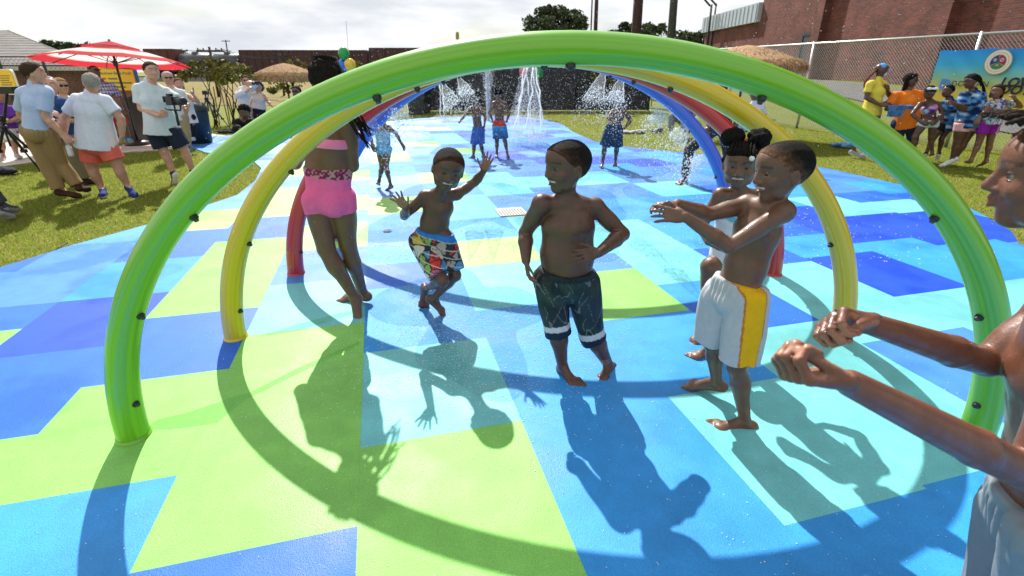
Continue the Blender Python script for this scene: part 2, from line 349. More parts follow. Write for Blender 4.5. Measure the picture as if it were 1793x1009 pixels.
    def hand(s, F, q, pn, th, curl, L, spread):
        J = s.J; w = J['w'+q]; d = unit(J['h'+q]-w); m = .5*L
        pn = unit(np.array(pn, float) if pn is not None else (s.pel+s.fl*.1-w)); pn = unit(pn-d*(pn@d))
        th = unit(np.array(th, float)) if th is not None else unit(s.f1+UPV*.4); ts = np.cross(d, pn); ts = ts*(1 if ts@th > 0 else -1)
        vx = s.vox; r0 = max(.047*L, vx*.95)
        kn = []
        for i in range(4):
            o = (1.5-i)*.115*L; b = w+d*L*.06+ts*o*.45; e = w+d*(m+.02*L*(1-abs(i-1.3)))+ts*o; kn.append(e); F.cap(b, e, r0*1.15, r0*1.12, .02*L+.003)
        F.ell(w+d*m*.5+ts*.10*L+pn*.03*L, np.array([.11, .2, .07])*L, np.array([ts, d, pn]), .01)
        F.ell(w+d*m*.5-ts*.12*L+pn*.03*L, np.array([.09, .2, .07])*L, np.array([ts, d, pn]), .01)
        for i in range(4):
            ln = (.40, .45, .42, .33)[i]*L; p = kn[i]; ang = 0; fd = unit(d+ts*(1.5-i)*spread)
            for j, fr in enumerate((.45, .31, .26)):
                ang += curl*(.9 if j == 0 else 1.1); e = p+(fd*math.cos(ang)+pn*math.sin(ang))*ln*fr; rr = r0*(1.02, .93, .84)[j]; F.cap(p, e, rr, rr*.92, .006); p = e
        c = min(1, curl); p = w+d*.14*L+ts*.17*L+pn*.04*L; F.cap(w+d*.08*L+ts*.06*L, p, r0*1.2, r0*1.3, .012)
        t1 = unit(d*.75+ts*(.75-.5*c)+pn*(.25+.35*c)) if curl < 1 else unit(d*.92+ts*.02+pn*.38); e = p+t1*.27*L; F.cap(p, e, r0*1.2, r0*1.02, .006); t2 = unit(t1+d*.3-ts*.5*c+pn*.2*c); F.cap(e, e+t2*.2*L, r0*1.02, r0*.9, .003)
        s.palms.append((w+d*L*.62+pn*.03*L, pn, L*.52))
    def hp(s, x, y, z): return s.hd+(s.A[0]*x+s.A[1]*y+s.A[2]*z)*s.hb
    def head(s, F, detail, smile):
        h, A = s.hb, s.A; E = lambda c, r, k=.03, **kw: F.ell(s.hp(*c), np.array(r)*h, A, k*h, **kw)
        E((0, -.085, .10), (.375, .455, .385), .05); E((0, .07, -.13), (.295, .30, .33), .12); E((0, .215, -.40), (.115, .10, .085), .10)
        E((0, .08, .20), (.32, .30, .24), .08)
        for q in (-1, 1):
            E((q*.175, .220, -.115), (.110, .11, .09), .08)                       # cheek
            F.cap(s.hp(q*.06, .345, .12), s.hp(q*.20, .285, .11), .026*h, .024*h, .05*h)   # brow
            E((q*.14, .385, .02), (.080, .050, .045), .05, sub=True)               # socket
            E((q*.37, -.03, -.04), (.04, .085, .125), .02)                        # ear
            E((q*.40, -.015, -.035), (.022, .045, .07), .02, sub=True)
            F.cap(s.hp(q*.215, .12, -.33), s.hp(q*.27, -.05, -.12), .07*h, .07*h, .10*h)    # jaw
            E((q*.055, .375, -.125), (.045, .045, .036), .03)                      # nostril wing
        F.cap(s.hp(0, .365, .05), s.hp(0, .43, -.10), .032*h, .048*h, .04*h)
        w = .165 if smile > .5 else .11
        for q in (-1, 1):
            F.cap(s.hp(0, .385, -.205), s.hp(q*w, .285, -.19+.055*smile), .024*h, .014*h, .025*h)
            F.cap(s.hp(0, .375, -.275-.02*(smile > .8)), s.hp(q*w, .285, -.20+.055*smile), .028*h, .014*h, .025*h)
        if smile > .8:
            E((0, .40, -.238), (.115, .08, .032), .01, sub=True); E((.075, .36, -.215), (.06, .06, .024), .01, sub=True); E((-.075, .36, -.215), (.06, .06, .024), .01, sub=True)
        E((0, .37, -.335), (.08, .035, .03), .03, sub=True)
    def eyes(s, smile, detail):
        h = s.hb
        for q in (-1, 1):
            b = MB().sph((0, 0, 0), 1, 14, 10); V0 = np.array(b.V); c = s.hp(q*.138, .262, .018); V = c+V0*h*.082
            L = unit_rows(V0)@s.A.T; col = np.tile((.22, .20, .185), (len(V), 1)); g = L@unit(np.array([.0, 1, -.12]))
            col[g > .74] = (.020, .010, .007)
            mesh('eye', V, b.F, M_EYE, s.root, col=col)
            b2 = Fld(); b2.ell(c, (h*.092, h*.092, h*.092), s.A, .001, [(c+s.A[2]*h*.034, -unit(s.A[2]+s.A[1]*.25))]); V, Q = b2.mesh(max(.0022, h*.02))
            sk = np.array(s.body.data.color_attributes['col'].data[0].color[:3]); mesh('eyelid', V, Q, M_SKIN, s.root, col=np.tile(sk*.9, (len(V), 1)))
            b2 = Fld(); b2.ell(c, (h*.092, h*.092, h*.092), s.A, .001, [(c-s.A[2]*h*.030, unit(s.A[2]-s.A[1]*.2))]); V, Q = b2.mesh(max(.0022, h*.02))
            mesh('eyelid', V, Q, M_SKIN, s.root, col=np.tile(sk*.95, (len(V), 1)))
        if smile > .8:
            b = Fld().ell(s.hp(0, .298, -.232), np.array([.145, .055, .034])*h, s.A); V, Q = b.mesh(max(.0025, h*.016)); mesh('teeth', V, Q, M_TOOTH, s.root)
    # --- clothes and hair
    def out(s, F, name, m, col, vox=None, amp=0, freq=40, seed=1, pleat=None):
        V, Q = F.mesh(vox or s.vox); c = col(V, norms(V, Q), s) if callable(col) else np.tile(np.array(col, float), (len(V), 1))
        if pleat:
            d = V-pleat[0]; an = np.arctan2(d@s.sl, d@s.fl); h = -(d@s.n); V = V+norms(V, Q)*(np.sin(an*pleat[2]+wav(V, 14, 2)*1.5)*pleat[1]*np.clip(h/.02, 0, 1)*np.exp(-np.maximum(h, 0)/.11))[:, None]
        if amp: V = V+norms(V, Q)*(wav(V*np.array([1, 1, .45]), freq, seed)*amp)[:, None]
        return mesh(name, V, Q, m, s.root, col=np.clip(c, 0, 1))
    def shorts(s, col, frac=.8, g=.014, wf=None, flare=.008, name='shorts', m=None, amp=.004, freq=45, fit=False):
        wf = s.wfd if wf is None else wf; nw = unit(s.n*.35+UPV*.65); F = Fld(); p = lerp(s.pel, s.che, wf); s.torso(F, g, s.prm[0], 0, 0, clip=[(p, nw)])
        for q in 'ab':
            if 'k'+q in s.J: s.leg(F, q, g, frac, clip=[(p, nw)] if frac <= 1 else (), flare=flare)
        if fit: F.slab(s.pel-s.n*.078*s.H, s.pel-s.n*.22*s.H, s.sl, s.fl, .003, .25, .035, .25, .01, sub=True)
        if wf > .1 and not fit: F.slab(p-s.n*.022*s.H, p-s.n*.004*s.H, s.sl, s.fl, .080*s.H*s.bulk+g*.9, .062*s.H*s.bulk+g*.9, .078*s.H*s.bulk+g*.9, .060*s.H*s.bulk+g*.9, .006, [(p+s.n*.002, s.n)])
        return s.out(F, name, m or M_CLOTH, col, vox=min(s.vox, .0052) if s.vox < .008 else None, amp=amp, freq=freq, pleat=None if fit else (p, .0032*s.H, 26))
    def shirt(s, col, lo=-.16, g=.014, sleeve=.6, hi=1.0, name='shirt', m=None, amp=.008, freq=20, skirt=.024, collar=True):
        F = Fld(); b = lerp(s.pel, s.che, lo); J = s.J; top = J['nb']+s.n*.004*s.H if hi >= 1 else lerp(s.pel, s.che, hi)
        cl = [(b, -s.n), (top, s.n)]; s.torso(F, g, *s.prm, clip=cl)
        H = s.H; p = lambda t: lerp(s.pel, s.che, t)
        F.slab(b-s.n*.02, p(.4), s.sl, s.fl, .082*H*s.bulk+g+skirt, .066*H*s.bulk+g+skirt, .072*H*s.bulk+g, .058*H*s.bulk+g, .02, cl)
        if lo < .05:
            hw = np.linalg.norm(J['pa']-J['pb'])/2+.052*H*s.limb+g+.012; F.slab(b-s.n*.02, p(.62), s.sl, s.fl, hw, .066*H*s.bulk+g+skirt, .074*H*s.bulk+g, .056*H*s.bulk+g, .03, cl)
        if hi >= 1:
            for q in 'ab':
                F.cap(J['nb']-s.n*.02*H, lerp(J['nb'], J['s'+q], .85), .024*H+g*.8, .027*H+g, .02, [(top, s.n)])
                if sleeve > 0: s.arm(F, q, g, min(sleeve, 1))
                if sleeve > 1: e, w = J['e'+q], J['w'+q]; F.cap(e, lerp(e, w, sleeve-1), .026*H+g, .021*H+g, .012)
            if collar: F.cap(J['nb']-s.n*.02*H, J['nb']+s.n*.004*H, .036*H+g*.3, .033*H+g*.3, .008)
        return s.out(F, name, m or M_CLOTH, col, amp=amp, freq=freq)
    def band(s, col, lo, hi, g=.005, name='bikini_top', m=None, straps=0, amp=0):
        F = Fld(); s.torso(F, g, *s.prm, clip=[(lerp(s.pel, s.che, lo), -s.n), (lerp(s.pel, s.che, hi), s.n)])
        if straps:
            for q in 'ab':
                for sg in (1, -1):
                    a = lerp(s.J['nb'], s.J['s'+q], .55)+s.n*.012*s.H; b = lerp(s.pel, s.che, hi-.03)+s.fu*sg*.058*s.H*s.bulk+(s.J['s'+q]-s.che)*.42
                    F.cap(a, b, .008, .008, .003)
        return s.out(F, name, m or M_WETCLOTH, col, amp=amp)
    def shoes(s, col, name='shoe', sole=(.7, .7, .7)):
        for q in 'ab':
            if 't'+q not in s.J: continue
            F = Fld(); so = s.soles; s.soles = []; h, b, t, sd, fd, up = s.foot(F, q, False, g=.006); s.soles = so
            def cf(V, N, _, h=h, up=up): c = np.tile(np.array(col, float), (len(V), 1)); c[(V-h)@up < -.006*s.H] = sole; return c
            F.p = [(f_, l_, h_, k_, list(c_)+[(h+up*.032*s.H, up)], sb_) for f_, l_, h_, k_, c_, sb_ in F.p]; s.out(F, name, M_CLOTH, cf)
    def hair(s, kind='short', col=HAIRC, t=.02, line=0.0, name='hair', vox=None, amp=None, seed=3):
        F = Fld(); h = s.hb; u, f = s.A[2], s.A[1]; vx = vox or max(.0046, min(s.vox, h*.036)); a = (.0009 if kind == 'short' and s.vox < .008 else .0025) if amp is None else amp
        nrm = unit(f*.75-u*.66); line = line-.07 if s.vox > .008 else line-.03; pt = s.hp(0, .12+line, .10)
        if kind != 'none': tt = 0 if kind == 'short' and s.vox < .008 else max(t, .03); t0 = t if tt == 0 else 0; F.ell(s.hp(0, -.085-.35*tt, .10+.75*tt), np.array([.375+t0+.45*tt, .455+t0+.5*tt, .385+t0+.45*tt])*h, s.A, .02*h, [(pt, nrm)]); F.ell(s.hp(0, .08, .20+.6*tt), np.array([.32+t0+.4*tt, .30+t0+.1*tt, .24+t0+.5*tt])*h, s.A, .06*h, [(pt, nrm)])
        if kind == 'puffs':
            for q in (-1, 1): F.ell(s.hp(q*.27, -.18, .58), np.array([.24, .24, .22])*h, None, .02*h); a = .006
        if kind == 'afro': F.ell(s.hp(0, -.08, .2), np.array([.46, .48, .42])*h, s.A, .02, [(pt+f*.05*h, nrm)]); a = .008
        if kind == 'long':
            for x in (-.24, 0, .24): F.cap(s.hp(x, -.28, .1), s.hp(x*1.25, -.34, -.85), .17*h, .12*h, .05*h)
        if kind == 'bob':
            for x in (-.28, -.1, .1, .28): F.cap(s.hp(x, -.22+.35*abs(x), .1), s.hp(x*1.1, -.25+.35*abs(x), -.35), .15*h, .12*h, .05*h)
        cc_ = col
        if kind == 'short' and s.vox < .008:
            sk = np.array(s.body.data.color_attributes['col'].data[0].color[:3])
            def cc_(V, N, _): q = np.clip(-((V-pt)@nrm)/h/.26+wav(V, 120, 6)*.18, 0, 1); return mix(sk*.75, np.array(col)*1.2, np.sqrt(q))
        return s.out(F, name, M_HAIR, cc_, vox=vx, amp=a, freq=160, seed=seed)
    def strands(s, paths, r, col=HAIRC, name='braid', n=5):
        b = MB()
        for pts in paths:
            m = len(pts); rr = [r*(1-.55*i/(m-1))*(1+.18*(-1)**i) for i in range(m)]; b.tube(pts, rr, n)
        return mesh(name, np.array(b.V), b.F, M_HAIR, s.root, col=np.tile(np.array(col, float), (len(b.V), 1)))
    def capcap(s, col, brim=True, name='cap', rim=None):
        F = Fld(); h = s.hb; F.ell(s.hp(0, -.05, .12), np.array([.375, .43, .40])*h, s.A, .02, [(s.hp(0, .3, .17), unit(-s.A[2]+s.A[1]*.12))])
        if brim: F.ell(s.hp(0, .50, .17), np.array([.25, .24, .03])*h, s.A, .02)
        return s.out(F, name, M_CLOTH, col)
def mix(a, b, t): return np.asarray(a)*(1-t)[:, None]+np.asarray(b)*t[:, None]
def unit_rows(V): return V/(np.linalg.norm(V, axis=1)[:, None]+1e-9)
# ------------------------------------------------------------------ terrain and pad
def grass_mat(name, c1, c2, c3, sc=1.0):
    m = bpy.data.materials.new(name); m.use_nodes = True; t = m.node_tree; b = t.nodes['Principled BSDF']; b.inputs['Roughness'].default_value = .9; b.inputs['Specular IOR Level'].default_value = .15
    co = t.nodes.new('ShaderNodeTexCoord'); cols = [c1, c2, c3]; prev = None
    for i, s in enumerate((.5*sc, 5*sc, 45*sc)):
        n = t.nodes.new('ShaderNodeTexNoise'); n.inputs['Scale'].default_value = s; n.inputs['Detail'].default_value = 5; t.links.new(co.outputs['Object'], n.inputs['Vector'])
        r = t.nodes.new('ShaderNodeValToRGB'); r.color_ramp.elements[0].position = .35; r.color_ramp.elements[1].position = .65; t.links.new(n.outputs['Fac'], r.inputs[0])
        if prev is None: r.color_ramp.elements[0].color = (*c1, 1); r.color_ramp.elements[1].color = (*c2, 1); prev = r.outputs[0]
        else:
            x = t.nodes.new('ShaderNodeMix'); x.data_type = 'RGBA'; mm = t.nodes.new('ShaderNodeMath'); mm.operation = 'MULTIPLY'; mm.inputs[1].default_value = .55; t.links.new(r.outputs[0], mm.inputs[0])
            t.links.new(mm.outputs[0], x.inputs['Factor']); t.links.new(prev, x.inputs['A']); x.inputs['B'].default_value = (*(c3 if i == 1 else tuple(v*.45 for v in c1)), 1); prev = x.outputs['Result']
    t.links.new(prev, b.inputs['Base Color'])
    n = t.nodes.new('ShaderNodeTexNoise'); n.inputs['Scale'].default_value = 60; n.inputs['Detail'].default_value = 4; bp = t.nodes.new('ShaderNodeBump'); bp.inputs['Strength'].default_value = .8; bp.inputs['Distance'].default_value = .03
    t.links.new(co.outputs['Object'], n.inputs['Vector']); t.links.new(n.outputs['Fac'], bp.inputs['Height']); t.links.new(bp.outputs[0], b.inputs['Normal'])
    return m
M_GRASS = grass_mat('grass_ground', (.14, .19, .018), (.19, .23, .03), (.26, .23, .06))
M_DRY = grass_mat('dry_field', (.22, .17, .05), (.28, .21, .07), (.13, .14, .03), .3)
def smooth01(t): t = np.clip(t, 0, 1); return t*t*(3-2*t)
def ground_z(x, y):
    x, y = np.asarray(x, float), np.asarray(y, float)
    d = (x-9.6)*.94+(y-12.0)*.33          # rises behind the chain-link fence on the right
    z = 1.25*smooth01((d-1.0)/8.0)
    return z*smooth01((y-2)/6)-.012
xs = np.concatenate([np.linspace(-400, -40, 12), np.linspace(-36, 40, 120), np.linspace(46, 400, 12)]); ys = np.concatenate([np.linspace(-30, -2, 8), np.linspace(0, 60, 90), np.linspace(66, 900, 24)])
X, Y = np.meshgrid(xs, ys); V = np.stack([X.ravel(), Y.ravel(), ground_z(X, Y).ravel()], 1); nx = len(xs)
Fq = np.array([(j*nx+i, j*nx+i+1, (j+1)*nx+i+1, (j+1)*nx+i) for j in range(len(ys)-1) for i in range(nx-1)])
tag(mesh('ground', V, Fq, M_GRASS), kind='structure')
# far dry field, concrete walk, road: thin sheets
def sheet(name, pts, z, m, parent=None, kind='structure', thick=None):
    b = MB(); pts = [tuple(p[:2]) for p in pts]; n = len(pts)
    if thick:
        b.add([(x, y, z) for x, y in pts]+[(x, y, z-thick) for x, y in pts], [tuple(range(n))]+[(i, i+n, (i+1) % n+n, (i+1) % n) for i in range(n)])
    else: b.add([(x, y, z) for x, y in pts], [tuple(range(n))])
    o = b.build(name, m, parent)
    if kind: tag(o, kind=kind)
    return o
sheet('dry_field', [(-120, 34), (-40, 27), (-12, 25.5), (-3.2, 25), (-3, 140), (-300, 140)], .006, M_DRY)
M_CONC = mat('concrete', (.46, .42, .36), .8, noise=.12, nscale=4, bump=.2, bscale=80)
walk = [G(-260, 330), G(0, 293), G(150, 272), G(300, 262), G(350, 246), G(395, 238), G(330, 230), G(215, 236), G(120, 232), G(-260, 240)]
sheet('walkway', walk, .01, M_CONC, thick=.05)
def rubber(name, c):
    m = bpy.data.materials.new(name); m.use_nodes = True; t = m.node_tree; b = t.nodes['Principled BSDF']; co = t.nodes.new('ShaderNodeTexCoord'); ge = t.nodes.new('ShaderNodeNewGeometry'); L = t.links.new
    def noise(s, d=4): n = t.nodes.new('ShaderNodeTexNoise'); n.inputs['Scale'].default_value = s; n.inputs['Detail'].default_value = d; L(ge.outputs['Position'], n.inputs['Vector']); return n.outputs['Fac']
    def rng_(x, a, b_, c_, d_): r = t.nodes.new('ShaderNodeMapRange'); L(x, r.inputs['Value']); r.inputs['From Min'].default_value = a; r.inputs['From Max'].default_value = b_; r.inputs['To Min'].default_value = c_; r.inputs['To Max'].default_value = d_; return r.outputs[0]
    def mul(x, y): q = t.nodes.new('ShaderNodeMath'); q.operation = 'MULTIPLY'; L(x, q.inputs[0]); L(y, q.inputs[1]); return q.outputs[0]
    k = mul(mul(rng_(noise(1.3), .3, .7, .92, 1.08), rng_(noise(9, 6), .3, .7, .93, 1.07)), rng_(noise(260, 2), .3, .7, .82, 1.18))
    wetm = noise(1.7, 5); k = mul(k, rng_(wetm, .50, .60, 1.0, .86))                       # wet patches are a little deeper in colour
    s = t.nodes.new('ShaderNodeVectorMath'); s.operation = 'SCALE'; s.inputs[0].default_value = c; L(k, s.inputs['Scale']); L(s.outputs[0], b.inputs['Base Color'])
    L(rng_(wetm, .46, .60, .55, .38), b.inputs['Roughness']); b.inputs['Specular IOR Level'].default_value = .30
    bp = t.nodes.new('ShaderNodeBump'); bp.inputs['Strength'].default_value = .40; bp.inputs['Distance'].default_value = .004; L(noise(230, 3), bp.inputs['Height']); L(bp.outputs[0], b.inputs['Normal'])
    return m
RB = {'G': rubber('lime_rubber', (.21, .52, .10)), 'S': rubber('sky_blue_rubber', (.030, .27, .68)), 'M': rubber('mid_blue_rubber', (.014, .125, .60)), 'D': rubber('royal_blue_rubber', (.008, .068, .56)),
      'A': rubber('aqua_rubber', (.15, .50, .52)), 'P': rubber('periwinkle_rubber', (.055, .215, .60)), 'L': rubber('pale_blue_rubber', (.075, .29, .64)), 'Y': rubber('glare_lime_rubber', (.32, .56, .15)), 'W': rubber('pale_aqua_rubber', (.14, .52, .56))}  # Y is the same lime with sun glare mixed into its colour
edge = [(-8, -1.6), (-6.4, .6), (-5.3, 2.5)]+[tuple(G(*p)[:2]) for p in [(0, 471), (60, 453), (119, 434), (256, 396), (351, 365), (416, 343), (447, 318), (458, 296), (440, 279)]]
edge += [tuple(G(*p)[:2]) for p in [(400, 274), (360, 268), (333, 258), (336, 248), (370, 240), (420, 237), (500, 233), (560, 226), (640, 218), (700, 211), (760, 206), (860, 204), (920, 206), (960, 211), (985, 219), (1003, 232), (1040, 248), (1100, 259), (1180, 267), (1300, 279), (1447, 296), (1598, 330), (1680, 358), (1720, 378), (1771, 408), (1784, 430)]]
edge += [(5.7, 4.3), (6.8, 3.9), (7.6, 2.4), (7.2, 0), (6, -1.6)]
TH = R_(14.7); CU = np.array([math.cos(TH), math.sin(TH)]); CV = np.array([-math.sin(TH), math.cos(TH)])
def vof(x, y): return G(x, y)[:2]@CV
def clip_poly(poly, lo, hi, axis):
    for s, lim in ((1, lo), (-1, hi)):
        out = []
        for i in range(len(poly)):
            a, b = poly[i-1], poly[i]; fa, fb = s*(a@axis-lim), s*(b@axis-lim)
            if (fa >= 0) != (fb >= 0): out.append(a+(b-a)*(fa/(fa-fb)))
            if fb >= 0: out.append(b)
        poly = out
        if len(poly) < 3: return []
    return poly
pad = empty('splash_pad', (0, 0, 0), kind='structure')
sheet('base', edge, .006, RB['P'], pad, kind=None, thick=.05)
EP = [np.array(p) for p in edge]
US = [u*1.032 for u in [-9.2, -8.3, -7.5, -6.7, -6.0, -5.2, -4.5, -3.75, -3.0, -2.33, -1.63, -.93, -.21, .525, 1.295, 1.97, 2.72, 3.55, 4.3, 5.05, 5.8, 6.6, 7.4, 8.2]]
# colour runs of each column, listed from near to far: (colour, survey point on its far boundary)
COLS = {8: [('G', (12, 582)), ('M', (20, 540)), ('P', (30, 501)), ('P', (100, 434))], 9: [('G', (18, 772)), ('M', (5, 630)), ('D', (190, 524)), ('S', (300, 455)), ('M', (325, 407)), ('Y', (355, 371)), ('L', (400, 340))],
        10: [('S', (160, 863)), ('G', (257, 668)), ('M', (348, 552)), ('G', (410, 424)), ('M', (450, 384)), ('Y', (470, 332)), ('L', (490, 312)), ('Y', (505, 285)), ('P', (515, 268)), ('W', (520, 255))],
        11: [('M', (600, 932)), ('G', (530, 580)), ('A', (530, 498)), ('P', (550, 441)), ('Y', (600, 393)), ('L', (600, 372)), ('Y', (610, 345)), ('P', (615, 318)), ('Y', (620, 300)), ('L', (622, 280)), ('W', (624, 262))],
        12: [('G', (760, 767)), ('A', (731, 610)), ('S', (725, 502)), ('M', (720, 462)), ('S', (715, 432)), ('P', (700, 402)), ('L', (690, 376)), ('Y', (690, 347)), ('P', (690, 325)), ('W', (690, 303)), ('L', (692, 285)), ('Y', (694, 268))],
        13: [('S', (900, 540)), ('W', (870, 465)), ('Y', (850, 421)), ('S', (840, 385)), ('W', (800, 345)), ('L', (800, 320)), ('Y', (780, 302)), ('P', (780, 288)), ('L', (780, 270))],
        14: [('S', (1440, 908)), ('A', (1220, 690)), ('S', (1130, 556)), ('G', (1090, 474)), ('P', (1060, 447)), ('W', (1030, 415)), ('A', (960, 372)), ('P', (940, 340)), ('W', (900, 322)), ('A', (900, 302)), ('P', (900, 285))],
        15: [('S', (1600, 858)), ('A', (1380, 572)), ('M', (1320, 520)), ('S', (1190, 498)), ('W', (1130, 385)), ('S', (1060, 345)), ('P', (1020, 325)), ('W', (990, 308)), ('P', (950, 280))],
        16: [('P', (1600, 590)), ('A', (1470, 497)), ('A', (1400, 462)), ('M', (1310, 430)), ('S', (1230, 398)), ('S', (1150, 345)), ('P', (1090, 322)), ('W', (1080, 300)), ('P', (1050, 285))],
        17: [('A', (1630, 514)), ('D', (1456, 450)), ('S', (1400, 415)), ('M', (1340, 385)), ('S', (1260, 340)), ('W', (1190, 318)), ('P', (1150, 300))],
        18: [('A', (1740, 497)), ('S', (1650, 455)), ('S', (1580, 420)), ('D', (1470, 358)), ('S', (1370, 345)), ('M', (1330, 320)), ('P', (1200, 290))],
        19: [('A', (1760, 500)), ('S', (1700, 465)), ('S', (1660, 430)), ('D', (1590, 372)), ('A', (1500, 340)), ('S', (1450, 318)), ('P', (1400, 305))],
        20: [('S', (1790, 470)), ('P', (1740, 430)), ('D', (1640, 370)), ('A', (1570, 352)), ('M', (1540, 335)), ('P', (1500, 315))]}
ti = 0
rr = random.Random(11)
for i in range(len(US)-1):
    runs = []; v = -2.4
    for c, p in COLS.get(i, []): v2 = vof(*p); runs.append((c, v, max(v+.05, v2))); v = max(v+.05, v2)
    pool = 'PWLYSMPAM' if i > 8 else 'LPMSP'
    if i > 14: pool = 'PSMSPD'
    while v < 24: v2 = v+rr.choice((.8, .8, .8, 1.2)); cN = rr.choice([q_ for q_ in pool if not runs or q_ != runs[-1][0]]); runs.append((cN, v, v2)); v = v2
    strip = clip_poly(EP, US[i]+.0002, US[i+1]-.0002, CU)
    if not strip: continue
    for c, a, b in runs:
        q = clip_poly(strip, a+.0002, b-.0002, CV)
        if len(q) < 3: continue
        A_ = abs(sum(q[k-1][0]*q[k][1]-q[k][0]*q[k-1][1] for k in range(len(q))))/2
        if A_ < .01: continue
        z = .0144; sheet('colour_tile', q, z, RB[c], pad, kind=None, thick=.009); ti += 1
print('tiles', ti)
# drain cover and fallen leaf on the pad
M_DRAIN = mat('pale_drain', (.42, .40, .36), .6, noise=.2, nscale=30)
dr = empty('drain_cover', G(895, 371, .02), 'square pale drain cover set in the wet pad behind the middle boy', 'drain cover')
MB().box(G(895, 371, .022), (.17, .17, .005), [[*CU, 0], [*CV, 0], [0, 0, 1]]).build('plate', M_DRAIN, dr)
b = MB()
for k in range(-4, 5): c = G(895, 371, .0285)+np.array([*CU, 0])*k*.034; b.box(c, (.006, .13, .0012), [[*CU, 0], [*CV, 0], [0, 0, 1]])
b.build('slot', M_BLACK, dr)
b = MB(); c0 = G(678, 405, .02)
b.add([c0+np.array(v) for v in [(-.05, -.01, 0), (-.02, -.03, .006), (.03, -.02, .012), (.055, .015, .004), (.02, .03, .012), (-.03, .02, .008)]], [(0, 1, 2, 3, 4, 5)])
tag(b.build('leaf', mat('dead_leaf', (.03, .025, .022), .7)), 'small dark leaf lying on the wet pad left of the running boy', 'leaf')
# ------------------------------------------------------------------ rainbow arches
def arch_mat(name, c1, c2, c3):
    m = bpy.data.materials.new(name); m.use_nodes = True; t = m.node_tree; b = t.nodes['Principled BSDF']; L = t.links.new
    uv = t.nodes.new('ShaderNodeUVMap'); uv.uv_map = 'uv'; mp = t.nodes.new('ShaderNodeMapping'); mp.inputs['Scale'].default_value = (1.0, 26, 1); L(uv.outputs[0], mp.inputs[0])
    n = t.nodes.new('ShaderNodeTexNoise'); n.inputs['Scale'].default_value = 1.0; n.inputs['Detail'].default_value = 5; n.inputs['Roughness'].default_value = .6; L(mp.outputs[0], n.inputs['Vector'])
    r = t.nodes.new('ShaderNodeValToRGB'); e = r.color_ramp.elements; e[0].position = .30; e[0].color = (*c1, 1); e[1].position = .72; e[1].color = (*c3, 1); k = e.new(.5); k.color = (*c2, 1); L(n.outputs['Fac'], r.inputs[0]); L(r.outputs[0], b.inputs['Base Color'])
    b.inputs['Roughness'].default_value = .33; b.inputs['Coat Weight'].default_value = .5; b.inputs['Coat Roughness'].default_value = .12
    b.inputs['Subsurface Weight'].default_value = .25; b.inputs['Subsurface Radius'].default_value = (.05, .05, .03); b.inputs['Subsurface Scale'].default_value = .6
    r2 = t.nodes.new('ShaderNodeMapRange'); L(n.outputs['Fac'], r2.inputs['Value']); r2.inputs['To Min'].default_value = .22; r2.inputs['To Max'].default_value = .45; L(r2.outputs[0], b.inputs['Roughness'])
    return m
AX0, AA, AHT = .20, 1.965, 1.675
def arch(label, y, m, AX0=.20, AA=1.965, AHT=1.675, r=.066, nz=(.22, .68, 1.12, 1.5)):
    ts = np.linspace(0, math.pi, 97); N = 28; V = []; uv = []; Fc = []; s = 0; prev = None
    pts = [np.array([AX0-AA*math.cos(t), y, AHT*math.sin(t)]) for t in ts]; pts[0][2] = .012; pts[-1][2] = .012
    root = empty('rainbow_arch', (AX0, y, 0), label, 'spray arch', 'rainbow spray arches over the pad')
    for i, p in enumerate(pts):
        tg = unit(np.array([AA*math.sin(ts[i]), 0, AHT*math.cos(ts[i])])); nr = np.array([-tg[2], 0, tg[0]])
        s += 0 if prev is None else np.linalg.norm(p-prev); prev = p
        for k in range(N+1):
            a = 2*math.pi*k/N; V.append(p+(nr*math.cos(a)+np.array([0, 1, 0])*math.sin(a))*(r-.011*math.sin(ts[i]))); uv.append((s*.25, k/N))
    M1 = N+1
    Fc = np.array([(i*M1+k, i*M1+k+1, (i+1)*M1+k+1, (i+1)*M1+k) for i in range(96) for k in range(N)])
    mesh('tube', np.array(V), Fc, m, root, uv=uv)
    b = MB()
    for p, sg in ((pts[0], 1), (pts[-1], -1)):
        c = MB().lathe([(.0, .02), (r+.004, .02), (r+.006, .0)], (p[0], y, .010), 28); c.build('foot_ring', m, root, smooth=True)
    for z in nz:
        for sg in (-1, 1):
            for _ in (0,):
                t = math.asin(min(1, z/AHT)); t = t if sg < 0 else math.pi-t
                if z > 1.45: t = math.pi/2+sg*.36
                p = np.array([AX0-AA*math.cos(t), y, AHT*math.sin(t)]); tg = unit(np.array([AA*math.sin(t), 0, AHT*math.cos(t)])); inn = np.array([tg[2], 0, -tg[0]]); d = unit(inn*.93-np.array([0, 1, 0])*.30)
                MB().lathe([(0.001, r-.02), (.016, r-.02), (.016, r+.002), (.010, r+.006), (.009, r+.014), (.001, r+.014)], p, 12, d).build('nozzle', M_BLACK, root)
    p = np.array([AX0, y, AHT]); MB().lathe([(0.001, r-.03), (.018, r-.03), (.018, r), (.011, r+.004), (.001, r+.010)], p, 12, (0, -.25, -1)).build('nozzle', M_BLACK, root)
    return root
M_AG = arch_mat('lime_green_gelcoat', (.09, .36, .015), (.15, .42, .010), (.24, .46, .010)); M_AY = arch_mat('yellow_gelcoat', (.52, .30, .004), (.60, .42, .008), (.52, .52, .02))
M_AR = arch_mat('red_gelcoat', (.30, .004, .010), (.42, .008, .010), (.50, .03, .015)); M_AB = arch_mat('blue_gelcoat', (.02, .06, .42), (.03, .10, .58), (.08, .18, .68))
YG, YY, YR, YB = 1.84, 2.76, 3.83, 4.75
arch('lime green arch, nearest and largest of the rainbow spray tunnel', YG, M_AG)
arch('yellow arch second in the rainbow spray tunnel behind the green one', YY, M_AY, .165, 1.935, 1.675)
